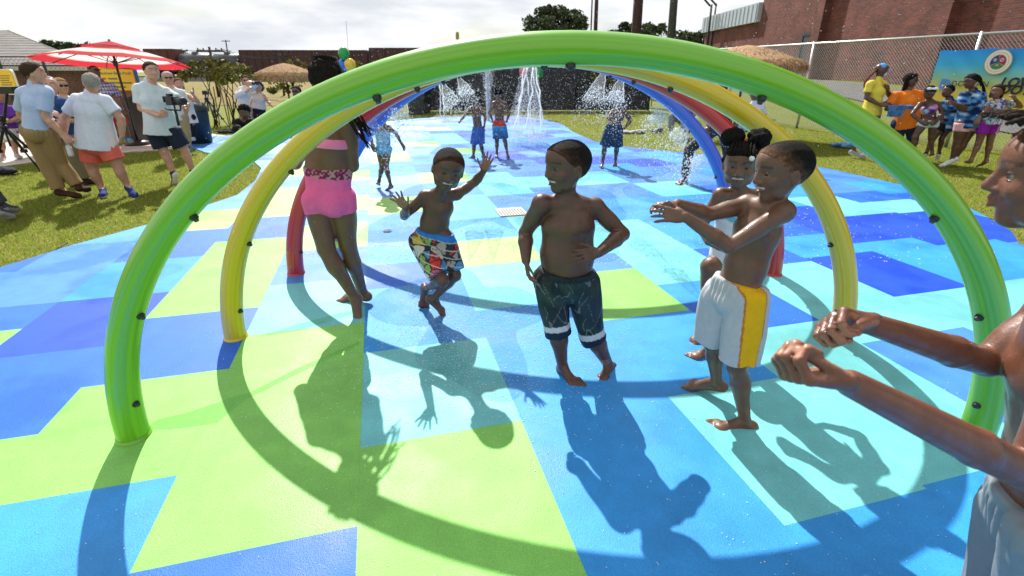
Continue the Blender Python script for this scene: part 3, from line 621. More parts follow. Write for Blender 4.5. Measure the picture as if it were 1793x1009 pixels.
arch('red arch third in the rainbow spray tunnel between yellow and blue', YR, M_AR, .19, 2.01, 1.69)
arch('blue arch farthest back in the rainbow spray tunnel', YB, M_AB, .20, 1.98, 1.72)
# ------------------------------------------------------------------ foreground children
def camo(V, N, s):
    w = wav(V, 26, 4); c = mix((.008, .014, .016), (.022, .042, .036), np.clip(.5+w*.8, 0, 1)); c = mix(c, (.012, .026, .055), np.clip(wav(V, 9, 8)-.2, 0, 1))
    for sd in (21, 22, 23):
        l = np.abs(wav(V*np.array([1.6, 1, .8]), 20, sd, 5)); m = (l < .06) & (wav(V, 22, sd+30) > -.1); c[m] = (.13, .14, .15)
    for q in 'ab':
        p, k = s.J['p'+q], s.J['k'+q]; t = (V-p)@unit(k-p)/np.linalg.norm(k-p); o = 'b' if q == 'a' else 'a'
        near = np.linalg.norm(np.cross(V-p, unit(k-p)), axis=1) < np.linalg.norm(np.cross(V-s.J['p'+o], unit(s.J['k'+o]-s.J['p'+o])), axis=1)
        c[near & (t > .90) & (t < 1.02)] = (.5, .52, .56); c[near & (t >= 1.02)] = (.008, .012, .03)
    wt = (V-lerp(s.pel, s.che, .16))@s.n > -.035; c[wt] = (.008, .013, .014); return c
def comic(V, N, s):
    r = np.random.default_rng(9); lo, hi = V.min(0), V.max(0); pt = r.uniform(lo, hi, (150, 3)); pal = np.array([(.6, .03, .03), (.03, .09, .38), (.62, .60, .56), (.55, .53, .5), (.25, .35, .08), (.02, .02, .03), (.55, .38, .05), (.07, .25, .5), (.5, .1, .2), (.35, .3, .28)])
    d = np.linalg.norm(V[:, None]-pt[None], axis=2); o = np.argsort(d, 1)[:, :2]; c = pal[o[:, 0] % 10].copy(); e = d[np.arange(len(V)), o[:, 1]]-d[np.arange(len(V)), o[:, 0]]
    c[e < .006] = (.02, .02, .02); c[(np.abs(wav(V, 60, 3)) < .09)] *= .25; c[np.abs(((V-s.pel)@s.n)/.045 % 1-.5) < .05] = (.5, .5, .48)
    wt = (V-lerp(s.pel, s.che, .16))@s.n > -.022; c[wt] = (.02, .16, .5); return c
def whitestripe(sd, w=.42, top=.0):
    def f(V, N, s):
        c = np.tile((.43, .45, .48), (len(V), 1)); d = V-s.pel; h = d-np.outer(d@s.n, s.n)
        x = (d@sd[0]); 
        m = (np.abs(d@sd[1]-sd[2]) < .040) & (N@sd[0] > -.05) & (d@sd[0] > .02); c[m] = (.72, .40, .008); e = (np.abs(np.abs(d@sd[1]-sd[2])-.0415) < .003) & (N@sd[0] > -.05) & (d@sd[0] > .02); c[e] = (.45, .16, .03); return c
    return f
BOY_C = Person('smiling bare-chested boy in dark branch-print swim shorts with white hem, middle of the pad', dict(
    hd=(990, 292, -.02), nb=(993, 346), sa=(944, 358, -.02), sb=(1046, 364, .03), ea=(920, 408, .08), wa=(921, 456, -.04), ha=(926, 494, -.07), eb=(1090, 410, .0), wb=(1048, 443, -.20), hb=(1003, 450, -.25),
    pa=(965, 492), pb=(1018, 496, .02), ka=(975, 572, -.02), kb=(1036, 584, .02), aa=(985, 641), ab=(1066, 640, .06), ta=('g', 1008, 672), tb=('g', 1046, 668)),
    2.36, 1.27, face=12, hf=60, pitch=4, vox=.0060, bulk=1.26, limb=1.18, belly=.9, waist=.088, chesty=.6, hr=.246, detail=True, hand_n=dict(a=(1, -.1, 0), b=(-.2, 1, -.5)), thumb=dict(a=(0, -1, .2), b=(0, 0, 1)), curl=(.42, .3), hl=.14, spread=(.05, .08))
BOY_C.shorts(camo, frac=1.16, g=.018, wf=.14, flare=.018, m=M_WETCLOTH); BOY_C.hair('short', t=.018)
RUN = Person('running boy laughing with arms spread, in comic-print swim shorts with blue waistband', dict(
    hd=(785, 297, -.12), nb=(770, 338, -.02), sa=(741, 345, -.02), sb=(803, 340, .03), ea=(708, 378, .0), wa=(711, 364, -.20), ha=(690, 338, -.24), eb=(832, 319, .12), wb=(847, 300, .10), hb=(858, 268, .09),
    pa=(734, 424, .02), pb=(777, 416, .0), ka=(775, 492, -.16), kb=(797, 482, -.04), aa=(745, 506, .14), ab=(760, 522, .02), ta=(741, 546, .12), tb=('g', 781, 550)),
    3.05, 1.20, face=-8, hf=-12, pitch=14, roll=14, vox=.0060, bulk=.96, limb=.95, waist=.080, chesty=.5, hr=.242, detail=True, hand_n=dict(a=(.1, -1, -.2), b=(-.3, -1, 0)), thumb=dict(a=(1, 0, .1), b=(-1, 0, .3)), curl=(.12, .10), hl=.135, spread=(.28, .18))
RUN.shorts(comic, frac=.86, g=.013, wf=.15, flare=.012, m=M_WETCLOTH); RUN.hair('short', t=.016)
PINK = Person('tall girl seen from behind in pink shorts and bikini top with wet braids', dict(
    hd=(574, 141, -.02), nb=(578, 196), sa=(533, 218, .02), sb=(612, 212, -.02), ea=(517, 286, .12), wa=(545, 232, .2), ha=(556, 205, .2), eb=(617, 290, .02), wb=(598, 242, .18), hb=(590, 205, .2),
    pa=(556, 352, .0), pb=(597, 348, .0), ka=(571, 436, -.04), kb=(609, 430, .04), aa=(621, 521, .0), ab=(635, 512, .17), ta=('g', 626, 553), tb=('g', 592, 521)),
    3.08, 1.60, face=184, hf=175, pitch=10, vox=.0068, bulk=1.06, waist=.086, limb=1.06, hr=.225, detail=True, thumb=dict(a=(1, 0, 0), b=(-1, 0, 0)), hl=.155, chesty=0, female=1, skin='brown')
def pinks(V, N, s):
    c = np.tile((.80, .13, .36), (len(V), 1)); t = (V-lerp(s.pel, s.che, .40))@s.n; m = t > -.050; k = np.clip(np.sign(wav(V, 150, 5)), 0, 1)
    c[m] = mix((.22, .015, .09), (.40, .26, .26), k)[m]; return c
PINK.shorts(pinks, frac=.24, g=.005, wf=.40, flare=.0, fit=True, amp=.003); PINK.band((.85, .22, .45), .70, .80, .006)
PINK.hair('short', t=.05, amp=.006)
rb = random.Random(3); pth = []
for k in range(24):
    x0 = rb.uniform(-.33, .33); y0 = rb.uniform(-.42, -.1); a = PINK.hp(x0, y0, rb.uniform(.0, .42)); m1 = PINK.hp(x0*1.1+.25, y0-.1, -.25); e = P(rb.uniform(616, 652), rb.uniform(218, 262), 3.02+rb.uniform(-.12, .12)); w = rb.uniform(-.05, .05)
    pth.append([lerp(lerp(a, m1, t), lerp(m1, e, t), t)+np.array([math.sin(t*9+k)*.008, w*t, math.sin(t*7+k)*.008]) for t in np.linspace(0, 1, 12)])
for k in range(26):
    a0 = k/26*6.28; pth.append([PINK.hp(.37*math.cos(a0+t*2.2)*(1-.25*t), -.05+.40*math.sin(a0+t*2.2)*(1-.2*t), .18+.36*t) for t in np.linspace(0, 1, 9)])
PINK.strands(pth, .0085)
BOYW = Person('shirtless boy in white shorts with a wide yellow side stripe, arms held out', dict(
    hd=(1366, 300, -.02), nb=(1350, 360), sa=(1304, 358, .09), sb=(1376, 372, -.07), ea=(1241, 376, .05), wa=(1186, 357, .0), ha=(1142, 356, -.02), eb=(1277, 432, -.14), wb=(1200, 380, -.10), hb=(1140, 372, -.07),
    pa=(1262, 520, .06), pb=(1312, 524, -.07), ka=(1248, 600, .08), kb=(1290, 640, -.09), aa=(1255, 668, .12), ab=(1305, 738, -.10), ta=('g', 1192, 671), tb=('g', 1224, 744)),
    2.02, 1.30, face=62, hf=84, pitch=8, vox=.0060, bulk=.94, limb=.98, waist=.080, chesty=.5, hr=.240, detail=True, skin='brown', hand_n=dict(a=(-.3, -.3, -1), b=(-.2, .8, -.4)), thumb=dict(a=(-.2, -1, .1), b=(0, .3, 1)), curl=(.42, .16), hl=.145, spread=(.05, .14))
BOYW.shorts(whitestripe((np.array([.30, -.95, 0]), np.array([.95, .30, 0]), -.016)), frac=.92, g=.020, wf=.16, flare=.014, amp=.009, freq=34); BOYW.hair('short', t=.014)
GIRL = Person('little girl with two hair puffs and white swimsuit smiling behind the boy in white shorts', dict(
    hd=(1297, 289, -.02), nb=(1294, 334), sa=(1258, 343, .0), sb=(1330, 345, .04), ea=(1229, 396, .02), wa=(1240, 424, -.10), ha=(1268, 420, -.14), eb=(1345, 400, .05), wb=(1320, 440, .0), hb=(1300, 455, -.05),
    pa=(1246, 468, .0), pb=(1290, 470, .05), ka=(1243, 540), kb=(1280, 540, .08), aa=(1246, 606, .0), ab=(1250, 583, .14), ta=('g', 1203, 627), tb=('g', 1212, 598)),
    2.56, 1.24, face=35, hf=28, pitch=6, vox=.0068, bulk=.95, limb=.92, hr=.225, detail=True, skin='brown', chesty=0, female=1, hl=.13, hand_n=dict(a=(0, .7, -.7)))
def swim(V, N, s): return mix((.70, .72, .76), (.10, .42, .62), np.clip((wav(V, 24, 12)-.35)*4, 0, 1))
GIRL.band(swim, -.3, .80, .006, 'swimsuit', straps=1); GIRL.hair('puffs', t=.03)
pth = [[GIRL.hp(x*(1-.15*t), .36-.36*t, .30+.22*math.sin(t*1.6)) for t in np.linspace(0, 1, 8)] for x in (-.24, -.16, -.08, 0, .08, .16, .24)]
GIRL.strands(pth, .010); bd = MB().sph(GIRL.hp(-.22, .36, .26), .014, 8, 6); bd.build('hair_bead', M_WHITE, GIRL.root, True)
NEAR = Person('near child at the right edge in profile, fists held out, short twists and grey shorts', dict(
    hd=(1846, 310, .0), nb=(1875, 446, .0), sa=(1838, 556, .10), sb=(1920, 600, -.18), ea=(1726, 634, .08), wa=(1526, 568, -.04), ha=(1400, 552, -.06), eb=(1800, 830, -.22), wb=(1490, 672, -.26), hb=(1352, 656, -.26),
    pa=(1790, 905, .06), pb=(1860, 950, -.12), ka=(1720, 1180, .05), kb=(1790, 1230, -.10)),
    .98, 1.50, face=95, hf=122, pitch=4, vox=.0048, bulk=.90, limb=.98, waist=.078, chesty=.2, smile=.3, hr=.222, detail=True, skin='red', hand_n=dict(a=(-.1, -.75, -.5), b=(-.1, .45, .9)), thumb=dict(a=(-.1, -.2, 1), b=(.0, -.4, 1)), curl=(1.08, 1.08), hl=.20, spread=(.02, .02))
NEAR.shorts((.20, .23, .26), frac=.95, g=.020, wf=.14, flare=.014, amp=.008, freq=30); NEAR.hair('short', t=.03, amp=.004)
pth = []
for k in range(60):
    x0, a0 = rb.uniform(-.33, .33), rb.uniform(-2.6, .95); a = NEAR.hp(x0, -.05+.40*math.sin(a0+.9)*.9, .12+.38*abs(math.cos(a0*.5))); d = unit(NEAR.A[1]*(.6 if a0 > -.2 else -.4)+NEAR.A[2]*.5+NEAR.A[0]*x0*1.5); pth.append([a+d*t*.07-NEAR.A[2]*t*t*.03 for t in np.linspace(0, 1, 7)])
NEAR.strands(pth, .0075, (.03, .02, .014), 'hair_twist', 6)
# ------------------------------------------------------------------ children in the spray
def kid(label, J, Y, H, **k):
    k.setdefault('vox', .012); k.setdefault('hr', .2); k.setdefault('hl', .13); return Person(label, J, Y, H, **k)
q = kid('girl in a pale blue swimsuit walking away under the blue arch', dict(hd=(668, 205), nb=(668, 217), sa=(655, 221), sb=(683, 221), ea=(648, 240, -.05), wa=(652, 252, -.1), ha=(655, 262, -.12), eb=(693, 233), wb=(702, 250), hb=(711, 263),
    pa=(664, 262), pb=(680, 261), ka=(669, 292), kb=(676, 292, -.05), aa=(664, 316, .1), ab=(684, 324, -.05), ta=('g', 660, 326), tb=('g', 677, 333)), 6.9, 1.12, face=170, chesty=0, female=1, limb=.95)
q.band((.05, .28, .55), -.25, .78, .010, 'swimsuit', straps=1); q.shorts((.05, .28, .55), frac=.12, g=.010, name='swimsuit_bottom', wf=.1, fit=True); q.hair('afro')
q = kid('child in blue shorts bending into the spray left of the white jet', dict(hd=(831, 171, -.1), nb=(833, 184), sa=(820, 189), sb=(845, 189), ea=(813, 203, -.1), wa=(806, 212, -.2), eb=(850, 205), wb=(848, 219, -.1), pa=(833, 229), pb=(842, 229), ka=(830, 254), kb=(842, 253), aa=(829, 273), ab=(846, 272, .1), ta=('g', 822, 277), tb=('g', 851, 276)), 9.7, 1.15, face=20, pitch=25)
q.shorts((.03, .10, .36), frac=.95, g=.02); q.hair('afro')
q = kid('child in turquoise shorts with a red waistband beside the white jet', dict(hd=(871, 162), nb=(873, 175), sa=(861, 180), sb=(887, 180), ea=(857, 198, -.05), wa=(862, 210, -.1), eb=(892, 197), wb=(888, 210, -.1), pa=(868, 222), pb=(881, 222), ka=(870, 247), kb=(884, 246), aa=(870, 268), ab=(888, 267), ta=('g', 868, 279), tb=('g', 890, 278)), 9.9, 1.2, face=175)
def turq(V, N, s): t = (V-s.pel)@s.n; c = mix((.02, .09, .25), (.02, .30, .55), np.clip((t+.2)/.2, 0, 1)); c[t > .0] = (.5, .04, .03); return c
q.shorts(turq, frac=.85, g=.02, wf=.25); q.hair('afro')
q = kid('child in long navy shorts ducking under the spray right of the jet', dict(hd=(1090, 178, -.1), nb=(1086, 190), sa=(1070, 193), sb=(1097, 195), ea=(1065, 207, -.1), wa=(1074, 215, -.2), eb=(1104, 211, -.05), wb=(1096, 222, -.15), pa=(1068, 224), pb=(1083, 225), ka=(1059, 256), kb=(1080, 257), aa=(1055, 285), ab=(1078, 279, .15), ta=('g', 1051, 298), tb=('g', 1077, 292)), 8.8, 1.2, face=15, pitch=30, bulk=1.15, limb=1.1)
q.shorts((.015, .04, .10), frac=1.0, g=.025, flare=.02); q.hair('short', t=.05)
q = kid('barefoot grown-up in black leggings striding behind the blue arch', dict(hd=(1262, 150, .1), nb=(1260, 168, .1), sa=(1244, 174), sb=(1284, 176, .1), ea=(1246, 202, -.1), wa=(1240, 222, -.2), eb=(1293, 204), wb=(1286, 226, -.1), pa=(1248, 224), pb=(1272, 226, .1), ka=(1207, 262, -.05), kb=(1274, 268, .1), aa=(1199, 312, .0), ab=(1290, 318, .2), ta=('g', 1175, 326), tb=('g', 1274, 335)), 7.5, 1.66, face=70, hr=.225, limb=1.12, bulk=1.1, female=1, bust=1)
q.shorts((.012, .013, .018), frac=1.88, g=.008, wf=.2, name='leggings', m=M_WETCLOTH); q.shirt((.03, .02, .022), sleeve=.5); q.hair('bob', t=.05)
# ------------------------------------------------------------------ onlookers on the left
def ad(label, J, Y, H=1.72, **k):
    k.setdefault('vox', .0165); k.setdefault('hr', .235); k.setdefault('hl', .19); k.setdefault('skin', 'fair'); k.setdefault('bare', False); o = Person(label, J, Y, H, **k); o.wfd = .02; return o
BRN = (.05, .03, .018); GREY = (.30, .28, .25); KHAKI = (.30, .20, .085)
q = ad('man in light blue shirt and khaki trousers, seen from behind at far left', dict(hd=(62, 129), nb=(60, 147), sa=(32, 160, .05), sb=(84, 159, -.05), ea=(36, 200, .15), wa=(60, 224, .2), eb=(79, 205, -.08), wb=(107, 233, -.05), hb=(118, 244, -.05),
    pa=(56, 232), pb=(82, 232), ka=(82, 288), kb=(106, 287, .1), aa=(104, 332), ab=(136, 325, .1), ta=('g', 143, 344), tb=('g', 166, 332)), 6.45, 1.72, face=-150, hf=-120, vox=.0125, bulk=1.12, limb=1.05)
q.shirt((.42, .52, .72), sleeve=.75, lo=.10, g=.020, skirt=0); q.shorts(KHAKI, frac=1.97, g=.025, wf=.18, name='trousers'); q.shoes((.07, .025, .015), sole=(.03, .02, .015)); q.hair('short', BRN, t=.07); F = Fld()
F.slab(lerp(q.pel, q.che, .10), lerp(q.pel, q.che, .16), q.sl, q.fl, .148, .118, .147, .117, .004); q.out(F, 'belt', M_CLOTH, (.04, .02, .012))
q = ad('smiling grey-haired man in navy polo behind the khaki trousers man', dict(hd=(88, 150), nb=(92, 168), sa=(78, 178, .1), sb=(122, 180, -.1), ea=(80, 214), wa=(100, 222, -.2), ha=(108, 205, -.2), eb=(126, 212), wb=(112, 208, -.25), hb=(102, 202, -.3), pa=(104, 240), pb=(128, 240), ka=(122, 284), kb=(134, 282), aa=(136, 318), ab=(150, 314), ta=('g', 152, 326), tb=('g', 166, 320)), 7.3, 1.68, face=-25, hf=-35, vox=.0125, bulk=1.1)
q.shirt((.015, .05, .16), sleeve=.7, g=.02, lo=-.08); q.shorts((.17, .15, .09), frac=1.97, g=.022,  name='trousers'); q.shoes((.03, .02, .015), sole=(.03, .02, .015)); q.hair('short', GREY, t=.03, line=-.16)
q = ad('blond woman in sunglasses listening beside the smiling man', dict(hd=(107, 151), nb=(111, 167), sa=(100, 174), sb=(134, 176), ea=(98, 200), wa=(110, 214, -.1), eb=(140, 202), wb=(132, 222, -.1), pa=(114, 226), pb=(132, 226), ka=(124, 262), kb=(138, 262), aa=(136, 294), ab=(148, 294), ta=('g', 140, 301), tb=('g', 154, 300)), 8.5, 1.62, face=-50, hf=-60, female=1, bust=1)
q.shirt((.50, .46, .48), sleeve=.5); q.shorts((.05, .06, .10), frac=1.9, g=.012, name='trousers'); q.shoes((.3, .28, .25)); q.hair('bob', (.28, .16, .06), t=.06)
def glasses(p, c=(.01, .01, .012)):
    b = MB()
    for s in (-1, 1): b.box(p.hp(s*.14, .40, .03), (.10*p.hb, .012*p.hb, .06*p.hb), p.A); b.box(p.hp(s*.31, .17, .05), (.015*p.hb, .22*p.hb, .02*p.hb), p.A)
    b.box(p.hp(0, .41, .05), (.05*p.hb, .01*p.hb, .015*p.hb), p.A); b.build('sunglasses', mat('sunglass_lens', c, .1), p.root)
glasses(q)
q = ad('stout man from behind in olive cap, white shirt and coral red shorts', dict(hd=(160, 145), nb=(158, 163), sa=(127, 172, .0), sb=(191, 174), ea=(113, 206), wa=(113, 236, -.05), ha=(121, 256, -.1), eb=(212, 208), wb=(214, 238, -.05), hb=(211, 257, -.06), pa=(154, 252), pb=(188, 252), ka=(162, 295), kb=(207, 291), aa=(178, 329), ab=(223, 325), ta=('g', 180, 348), tb=('g', 234, 341)), 6.7, 1.70, face=172, hf=130, vox=.0125, bulk=1.34, limb=1.15, belly=1, skin='tan', hand_n=dict(a=(1, 0, 0), b=(-1, 0, 0)))
q.shirt((.60, .63, .70), skirt=.045, sleeve=.66, g=.025, lo=-.12); q.shorts((.66, .13, .09), frac=.72, g=.02,  flare=.02); q.shoes((.02, .035, .16)); q.capcap((.16, .16, .12)); q.hair('short', GREY, t=.03)
BOT = P(119, 256, 6.55)
bo = empty('water_bottle', BOT-UPV*.1, 'clear plastic water bottle held in the hand of the man in red shorts', 'bottle'); MB().lathe([(.001, 0), (.032, 0), (.034, .03), (.033, .12), (.014, .16), (.014, .175)], BOT-UPV*.13, 14).build('body', mat('clear_plastic', (.7, .75, .78), .12), bo, True); MB().lathe([(.001, .175), (.016, .175), (.016, .192), (.001, .192)], BOT-UPV*.13, 12).build('cap', M_WHITE, bo, True)
q = ad('man in black cap and plaid shirt standing at the brown podium', dict(hd=(166, 126), nb=(175, 142), sa=(178, 150, -.1), sb=(202, 152, .1), ea=(206, 176, -.15), wa=(214, 194, -.2), ha=(219, 204, -.2), eb=(212, 176, .1), wb=(220, 190, .1), pa=(194, 196), pb=(208, 196), ka=(206, 222), kb=(218, 221), aa=(217, 243), ab=(226, 243), ta=('g', 232, 249), tb=('g', 238, 246)), 10.9, 1.75, face=-70, skin='brown')
def plaid(V, N, s): c = np.tile((.45, .48, .56), (len(V), 1)); m = (np.abs((V[:, 2]/.07) % 1-.5) < .14) | (np.abs(((V[:, 0]+V[:, 1])/.07) % 1-.5) < .14); c[m] = (.05, .07, .20); return c
q.shirt(plaid, sleeve=.7, lo=-.16, g=.025); q.shorts((.40, .03, .04), frac=.9, g=.02); q.shoes((.10, .30, .50), sole=(.5, .35, .1)); q.capcap((.012, .012, .014))
CAMMAN = q = ad('cameraman in pale grey polo and navy shorts holding a stabilised video camera', dict(hd=(266, 125, -.02), nb=(262, 143), sa=(236, 155, -.08), sb=(299, 160, .06), ea=(247, 190, -.05), wa=(279, 203, -.22), ha=(297, 198, -.30), eb=(316, 180, .0), wb=(326, 192, -.18), hb=(336, 184, -.26), pa=(267, 228), pb=(302, 226), ka=(287, 264), kb=(322, 261, .05), aa=(303, 302), ab=(337, 298, .1), ta=('g', 306, 318), tb=('g', 344, 311)), 7.45, 1.76, face=-32, hf=-52, bulk=1.12, limb=1.06, vox=.0115, hand_n=dict(a=(.3, .5, .3), b=(-.5, -.2, .3)), curl=(.9, .9))
q.shirt((.50, .57, .58), skirt=.045, sleeve=.7, g=.024, lo=-.15); q.shorts((.014, .022, .04), frac=.86, g=.024,  flare=.02); q.shoes((.02, .025, .04)); q.hair('short', (.035, .022, .015), t=.06)
c = P(303, 177, 7.12); rg = empty('video_camera', c, 'black video camera with long lens on a hand-held stabiliser in front of the cameraman', 'camera')
ax = np.array([unit([.9, -.45, 0]), unit([.45, .9, 0]), UPV]); MB().box(c+ax[0]*-.02, (.07, .05, .055), ax).box(c+ax[0]*-.05+UPV*.075, (.03, .03, .02), ax).build('body', M_BLACK, rg)
MB().lathe([(.001, .05), (.042, .05), (.042, .15), (.05, .16), (.05, .24), (.040, .245), (.001, .235)], c, 16, ax[0]).build('lens', M_BLACK, rg, True); MB().box(c+ax[0]*-.13+UPV*.02, (.012, .05, .04), ax).build('monitor', M_DKMETAL, rg)
b = MB().tube([c-UPV*.06, c-UPV*.12, c-UPV*.12-ax[0]*.16, c-UPV*.10-ax[0]*.22], .012, 8); b.tube([c-UPV*.12, c-UPV*.33], .018, 8); b.tube([c-UPV*.12, c-UPV*.12+ax[0]*.12, c-UPV*.04+ax[0]*.15], .011, 8); b.build('stabiliser_handle', M_DKMETAL, rg, True)
q = ad('grey-haired man in mirrored sunglasses behind the cameraman', dict(hd=(294, 137), nb=(299, 152), sa=(288, 160), sb=(322, 161), ea=(288, 186), wa=(296, 204), eb=(328, 186), wb=(324, 204), pa=(304, 205), pb=(320, 205), ka=(312, 232), kb=(326, 232), aa=(316, 256), ab=(328, 256), ta=('g', 314, 263), tb=('g', 332, 262)), 9.9, 1.74, face=-40)
q.shirt((.55, .58, .62), sleeve=.7); q.shorts((.35, .28, .18), frac=1.95, g=.02, name='trousers'); q.shoes((.04, .10, .3)); q.hair('short', (.45, .43, .4), t=.03); glasses(q, (.02, .06, .2))
q = ad('woman with reddish hair in a white sleeveless top and black trousers', dict(hd=(313, 148), nb=(318, 161), sa=(312, 168), sb=(334, 168), ea=(310, 186), wa=(318, 172, -.2), ha=(318, 158, -.2), eb=(348, 180), wb=(338, 165, -.15), ha2=(336, 160), pa=(322, 206), pb=(336, 206), ka=(327, 225), kb=(338, 225), aa=(330, 240), ab=(338, 240), ta=('g', 328, 247), tb=('g', 341, 245)), 11.2, 1.64, face=-45, female=1, bust=1)
q.shirt((.66, .62, .58), sleeve=0, lo=-.3, skirt=.05, name='top'); q.shorts((.014, .014, .02), frac=1.95, g=.012, name='trousers'); q.shoes((.5, .5, .5)); q.hair('bob', (.16, .05, .025), t=.06)
q = ad('photographer in loose white blouse pointing a camera, standing by the saplings', dict(hd=(431, 142, .0), nb=(431, 152), sa=(420, 156), sb=(442, 157), ea=(416, 168, -.1), wa=(432, 160, -.3), ha=(440, 150, -.35), eb=(448, 152, -.2), wb=(444, 146, -.4), hb=(438, 144, -.42), pa=(426, 183), pb=(437, 183), ka=(425, 205), kb=(436, 205), aa=(425, 224), ab=(436, 224), ta=('g', 424, 231), tb=('g', 437, 231)), 13.2, 1.62, face=-25, female=1, bust=1, vox=.017)
q.shirt((.66, .65, .62), sleeve=1.75, g=.035, lo=-.14); q.shorts((.10, .095, .06), frac=1.95, g=.02, name='trousers'); q.shoes((.1, .08, .06)); q.hair('bob', (.05, .03, .02), t=.08); glasses(q)
c = P(447, 146, 12.75); b = MB().box(c, (.06, .04, .04)); tag(b.lathe([(.001, .04), (.03, .04), (.032, .13), (.001, .13)], c, 12, (0, -1, 0)).build('photo_camera', M_BLACK), 'black photo camera raised by the photographer in the white blouse', 'camera')
q = ad('dark-haired woman in cream sleeveless top and black trousers by the thatched umbrella', dict(hd=(452, 152), nb=(453, 162), sa=(443, 166), sb=(463, 166), ea=(441, 182), wa=(442, 196), eb=(469, 178), wb=(479, 188, -.1), ha=(442, 202), hb=(484, 192, -.1), pa=(448, 188), pb=(459, 188), ka=(449, 208), kb=(459, 208), aa=(450, 226), ab=(459, 226), ta=('g', 449, 232), tb=('g', 460, 232)), 13.0, 1.6, face=-10, female=1, bust=1, vox=.017, skin='tan')
q.shirt((.58, .48, .40), sleeve=0, lo=-.14, name='top'); q.shorts((.012, .012, .018), frac=1.95, g=.014, name='trousers'); q.shoes((.02, .02, .02)); q.hair('bob', (.014, .01, .01), t=.1)
q = ad('person in black crouching on the grass with a camera', dict(hd=(428, 196, -.1), nb=(428, 208), sa=(414, 211), sb=(442, 211), ea=(412, 228, -.1), wa=(424, 232, -.3), ha=(430, 230, -.35), eb=(446, 227, -.1), wb=(434, 232, -.3), hb=(428, 230, -.35), pa=(422, 234, .25), pb=(436, 234, .25), ka=(416, 226, -.2), kb=(444, 228, -.2), aa=(416, 242, .0), ab=(444, 242, .0), ta=('g', 414, 249), tb=('g', 447, 248)), 10.4, 1.7, face=-8, pitch=25, skin='brown', vox=.014)
q.shirt((.010, .010, .011), sleeve=1.8); q.shorts((.012, .012, .014), frac=1.95, g=.02, name='trousers'); q.shoes((.012, .012, .012), sole=(.02, .02, .02)); q.hair('afro')
q = ad('seated person in sunglasses half hidden behind the girl with braids', dict(hd=(519, 161), nb=(519, 173), sa=(504, 178), sb=(533, 178), ea=(500, 196), wa=(510, 208, -.2), eb=(538, 196), wb=(530, 208, -.2), pa=(512, 210), pb=(526, 210), ka=(508, 214, -.5), kb=(530, 214, -.5), aa=(508, 236, -.5), ab=(530, 236, -.5), ta=('g', 506, 242), tb=('g', 532, 242)), 11.5, 1.6, face=0, skin='brown', vox=.017)
q.shirt((.02, .02, .025), sleeve=.6); q.shorts((.03, .04, .06), frac=1.9, name='trousers'); q.shoes((.1, .1, .1)); q.hair('bob', t=.06); glasses(q)
q = ad('person in purple shirt, white shorts and cap at the left edge', dict(hd=(0, 166), nb=(2, 183), sa=(-12, 190), sb=(22, 190), ea=(-12, 210), wa=(2, 212, -.2), ha=(10, 208, -.25), eb=(32, 208), wb=(16, 213, -.2), hb=(6, 208, -.25), pa=(0, 226), pb=(20, 226), ka=(2, 250), kb=(22, 248), aa=(5, 272), ab=(29, 270), ta=('g', 2, 281), tb=('g', 36, 276)), 9.5, 1.62, face=-20, skin='tan')
q.shirt((.13, .04, .34), sleeve=.7, g=.025); q.shorts((.66, .66, .64), frac=.85, g=.02); q.shoes((.45, .4, .36)); q.capcap((.36, .32, .26)); q.hair('short', GREY)
q = ad('person just outside the left edge, dark trainers showing on the grass', dict(hd=(-125, 120), nb=(-118, 142), sa=(-150, 158), sb=(-90, 158), ea=(-150, 210), wa=(-140, 250), eb=(-80, 210), wb=(-75, 250), pa=(-92, 250), pb=(-66, 250), ka=(-52, 318), kb=(-36, 316), aa=(-6, 366, .0), ab=(2, 358, .1), ta=('g', 21, 380), tb=('g', 41, 368)), 5.35, 1.75, face=-60)
q.shirt((.3, .35, .4)); q.shorts((.06, .06, .08), frac=1.95, name='trousers', g=.02); q.shoes((.06, .07, .10), sole=(.45, .45, .5)); q.hair('short', BRN)
# ------------------------------------------------------------------ group along the fence on the right
def rp(label, J, Y, H, **k): k.setdefault('group', None); return ad(label, J, Y, H, **{**dict(skin='brown', vox=.016), **k})
q = rp('woman in yellow T-shirt and light blue cap with a face mask, long red braids', dict(hd=(1544, 123), nb=(1537, 139), sa=(1521, 146, -.1), sb=(1549, 147, .1), ea=(1517, 171, -.12), wa=(1541, 184, -.25), ha=(1553, 183, -.3), eb=(1558, 168, .05), wb=(1553, 158, -.1), hb=(1553, 149, -.15), pa=(1516, 196), pb=(1534, 197), ka=(1502, 234), kb=(1524, 232), aa=(1494, 264), ab=(1525, 262), ta=('g', 1516, 276), tb=('g', 1546, 273)), 10.0, 1.68, face=-65, hf=-62, pitch=14, female=1, bust=.8, bulk=1.1, skin='dark')
q.shirt((.72, .58, .07), sleeve=.65, g=.022, lo=-.14); q.shorts((.20, .17, .30), frac=.7, g=.018); q.shoes((.28, .30, .34)); q.capcap((.10, .33, .70)); F = Fld().ell(q.hp(0, .33, -.2), np.array([.19, .15, .19])*q.hb, q.A); q.out(F, 'face_mask', M_CLOTH, (.62, .68, .75))
q.strands([[lerp(q.hp(x, -.34, -.05), q.pel-q.fl*.14+q.sl*x*.5+UPV*.35, t)-q.fl*.10*math.sin(t*3) for t in np.linspace(0, 1, 9)] for x in (-.25, -.15, -.05, .05, .15, .25)], .016, (.10, .014, .012))
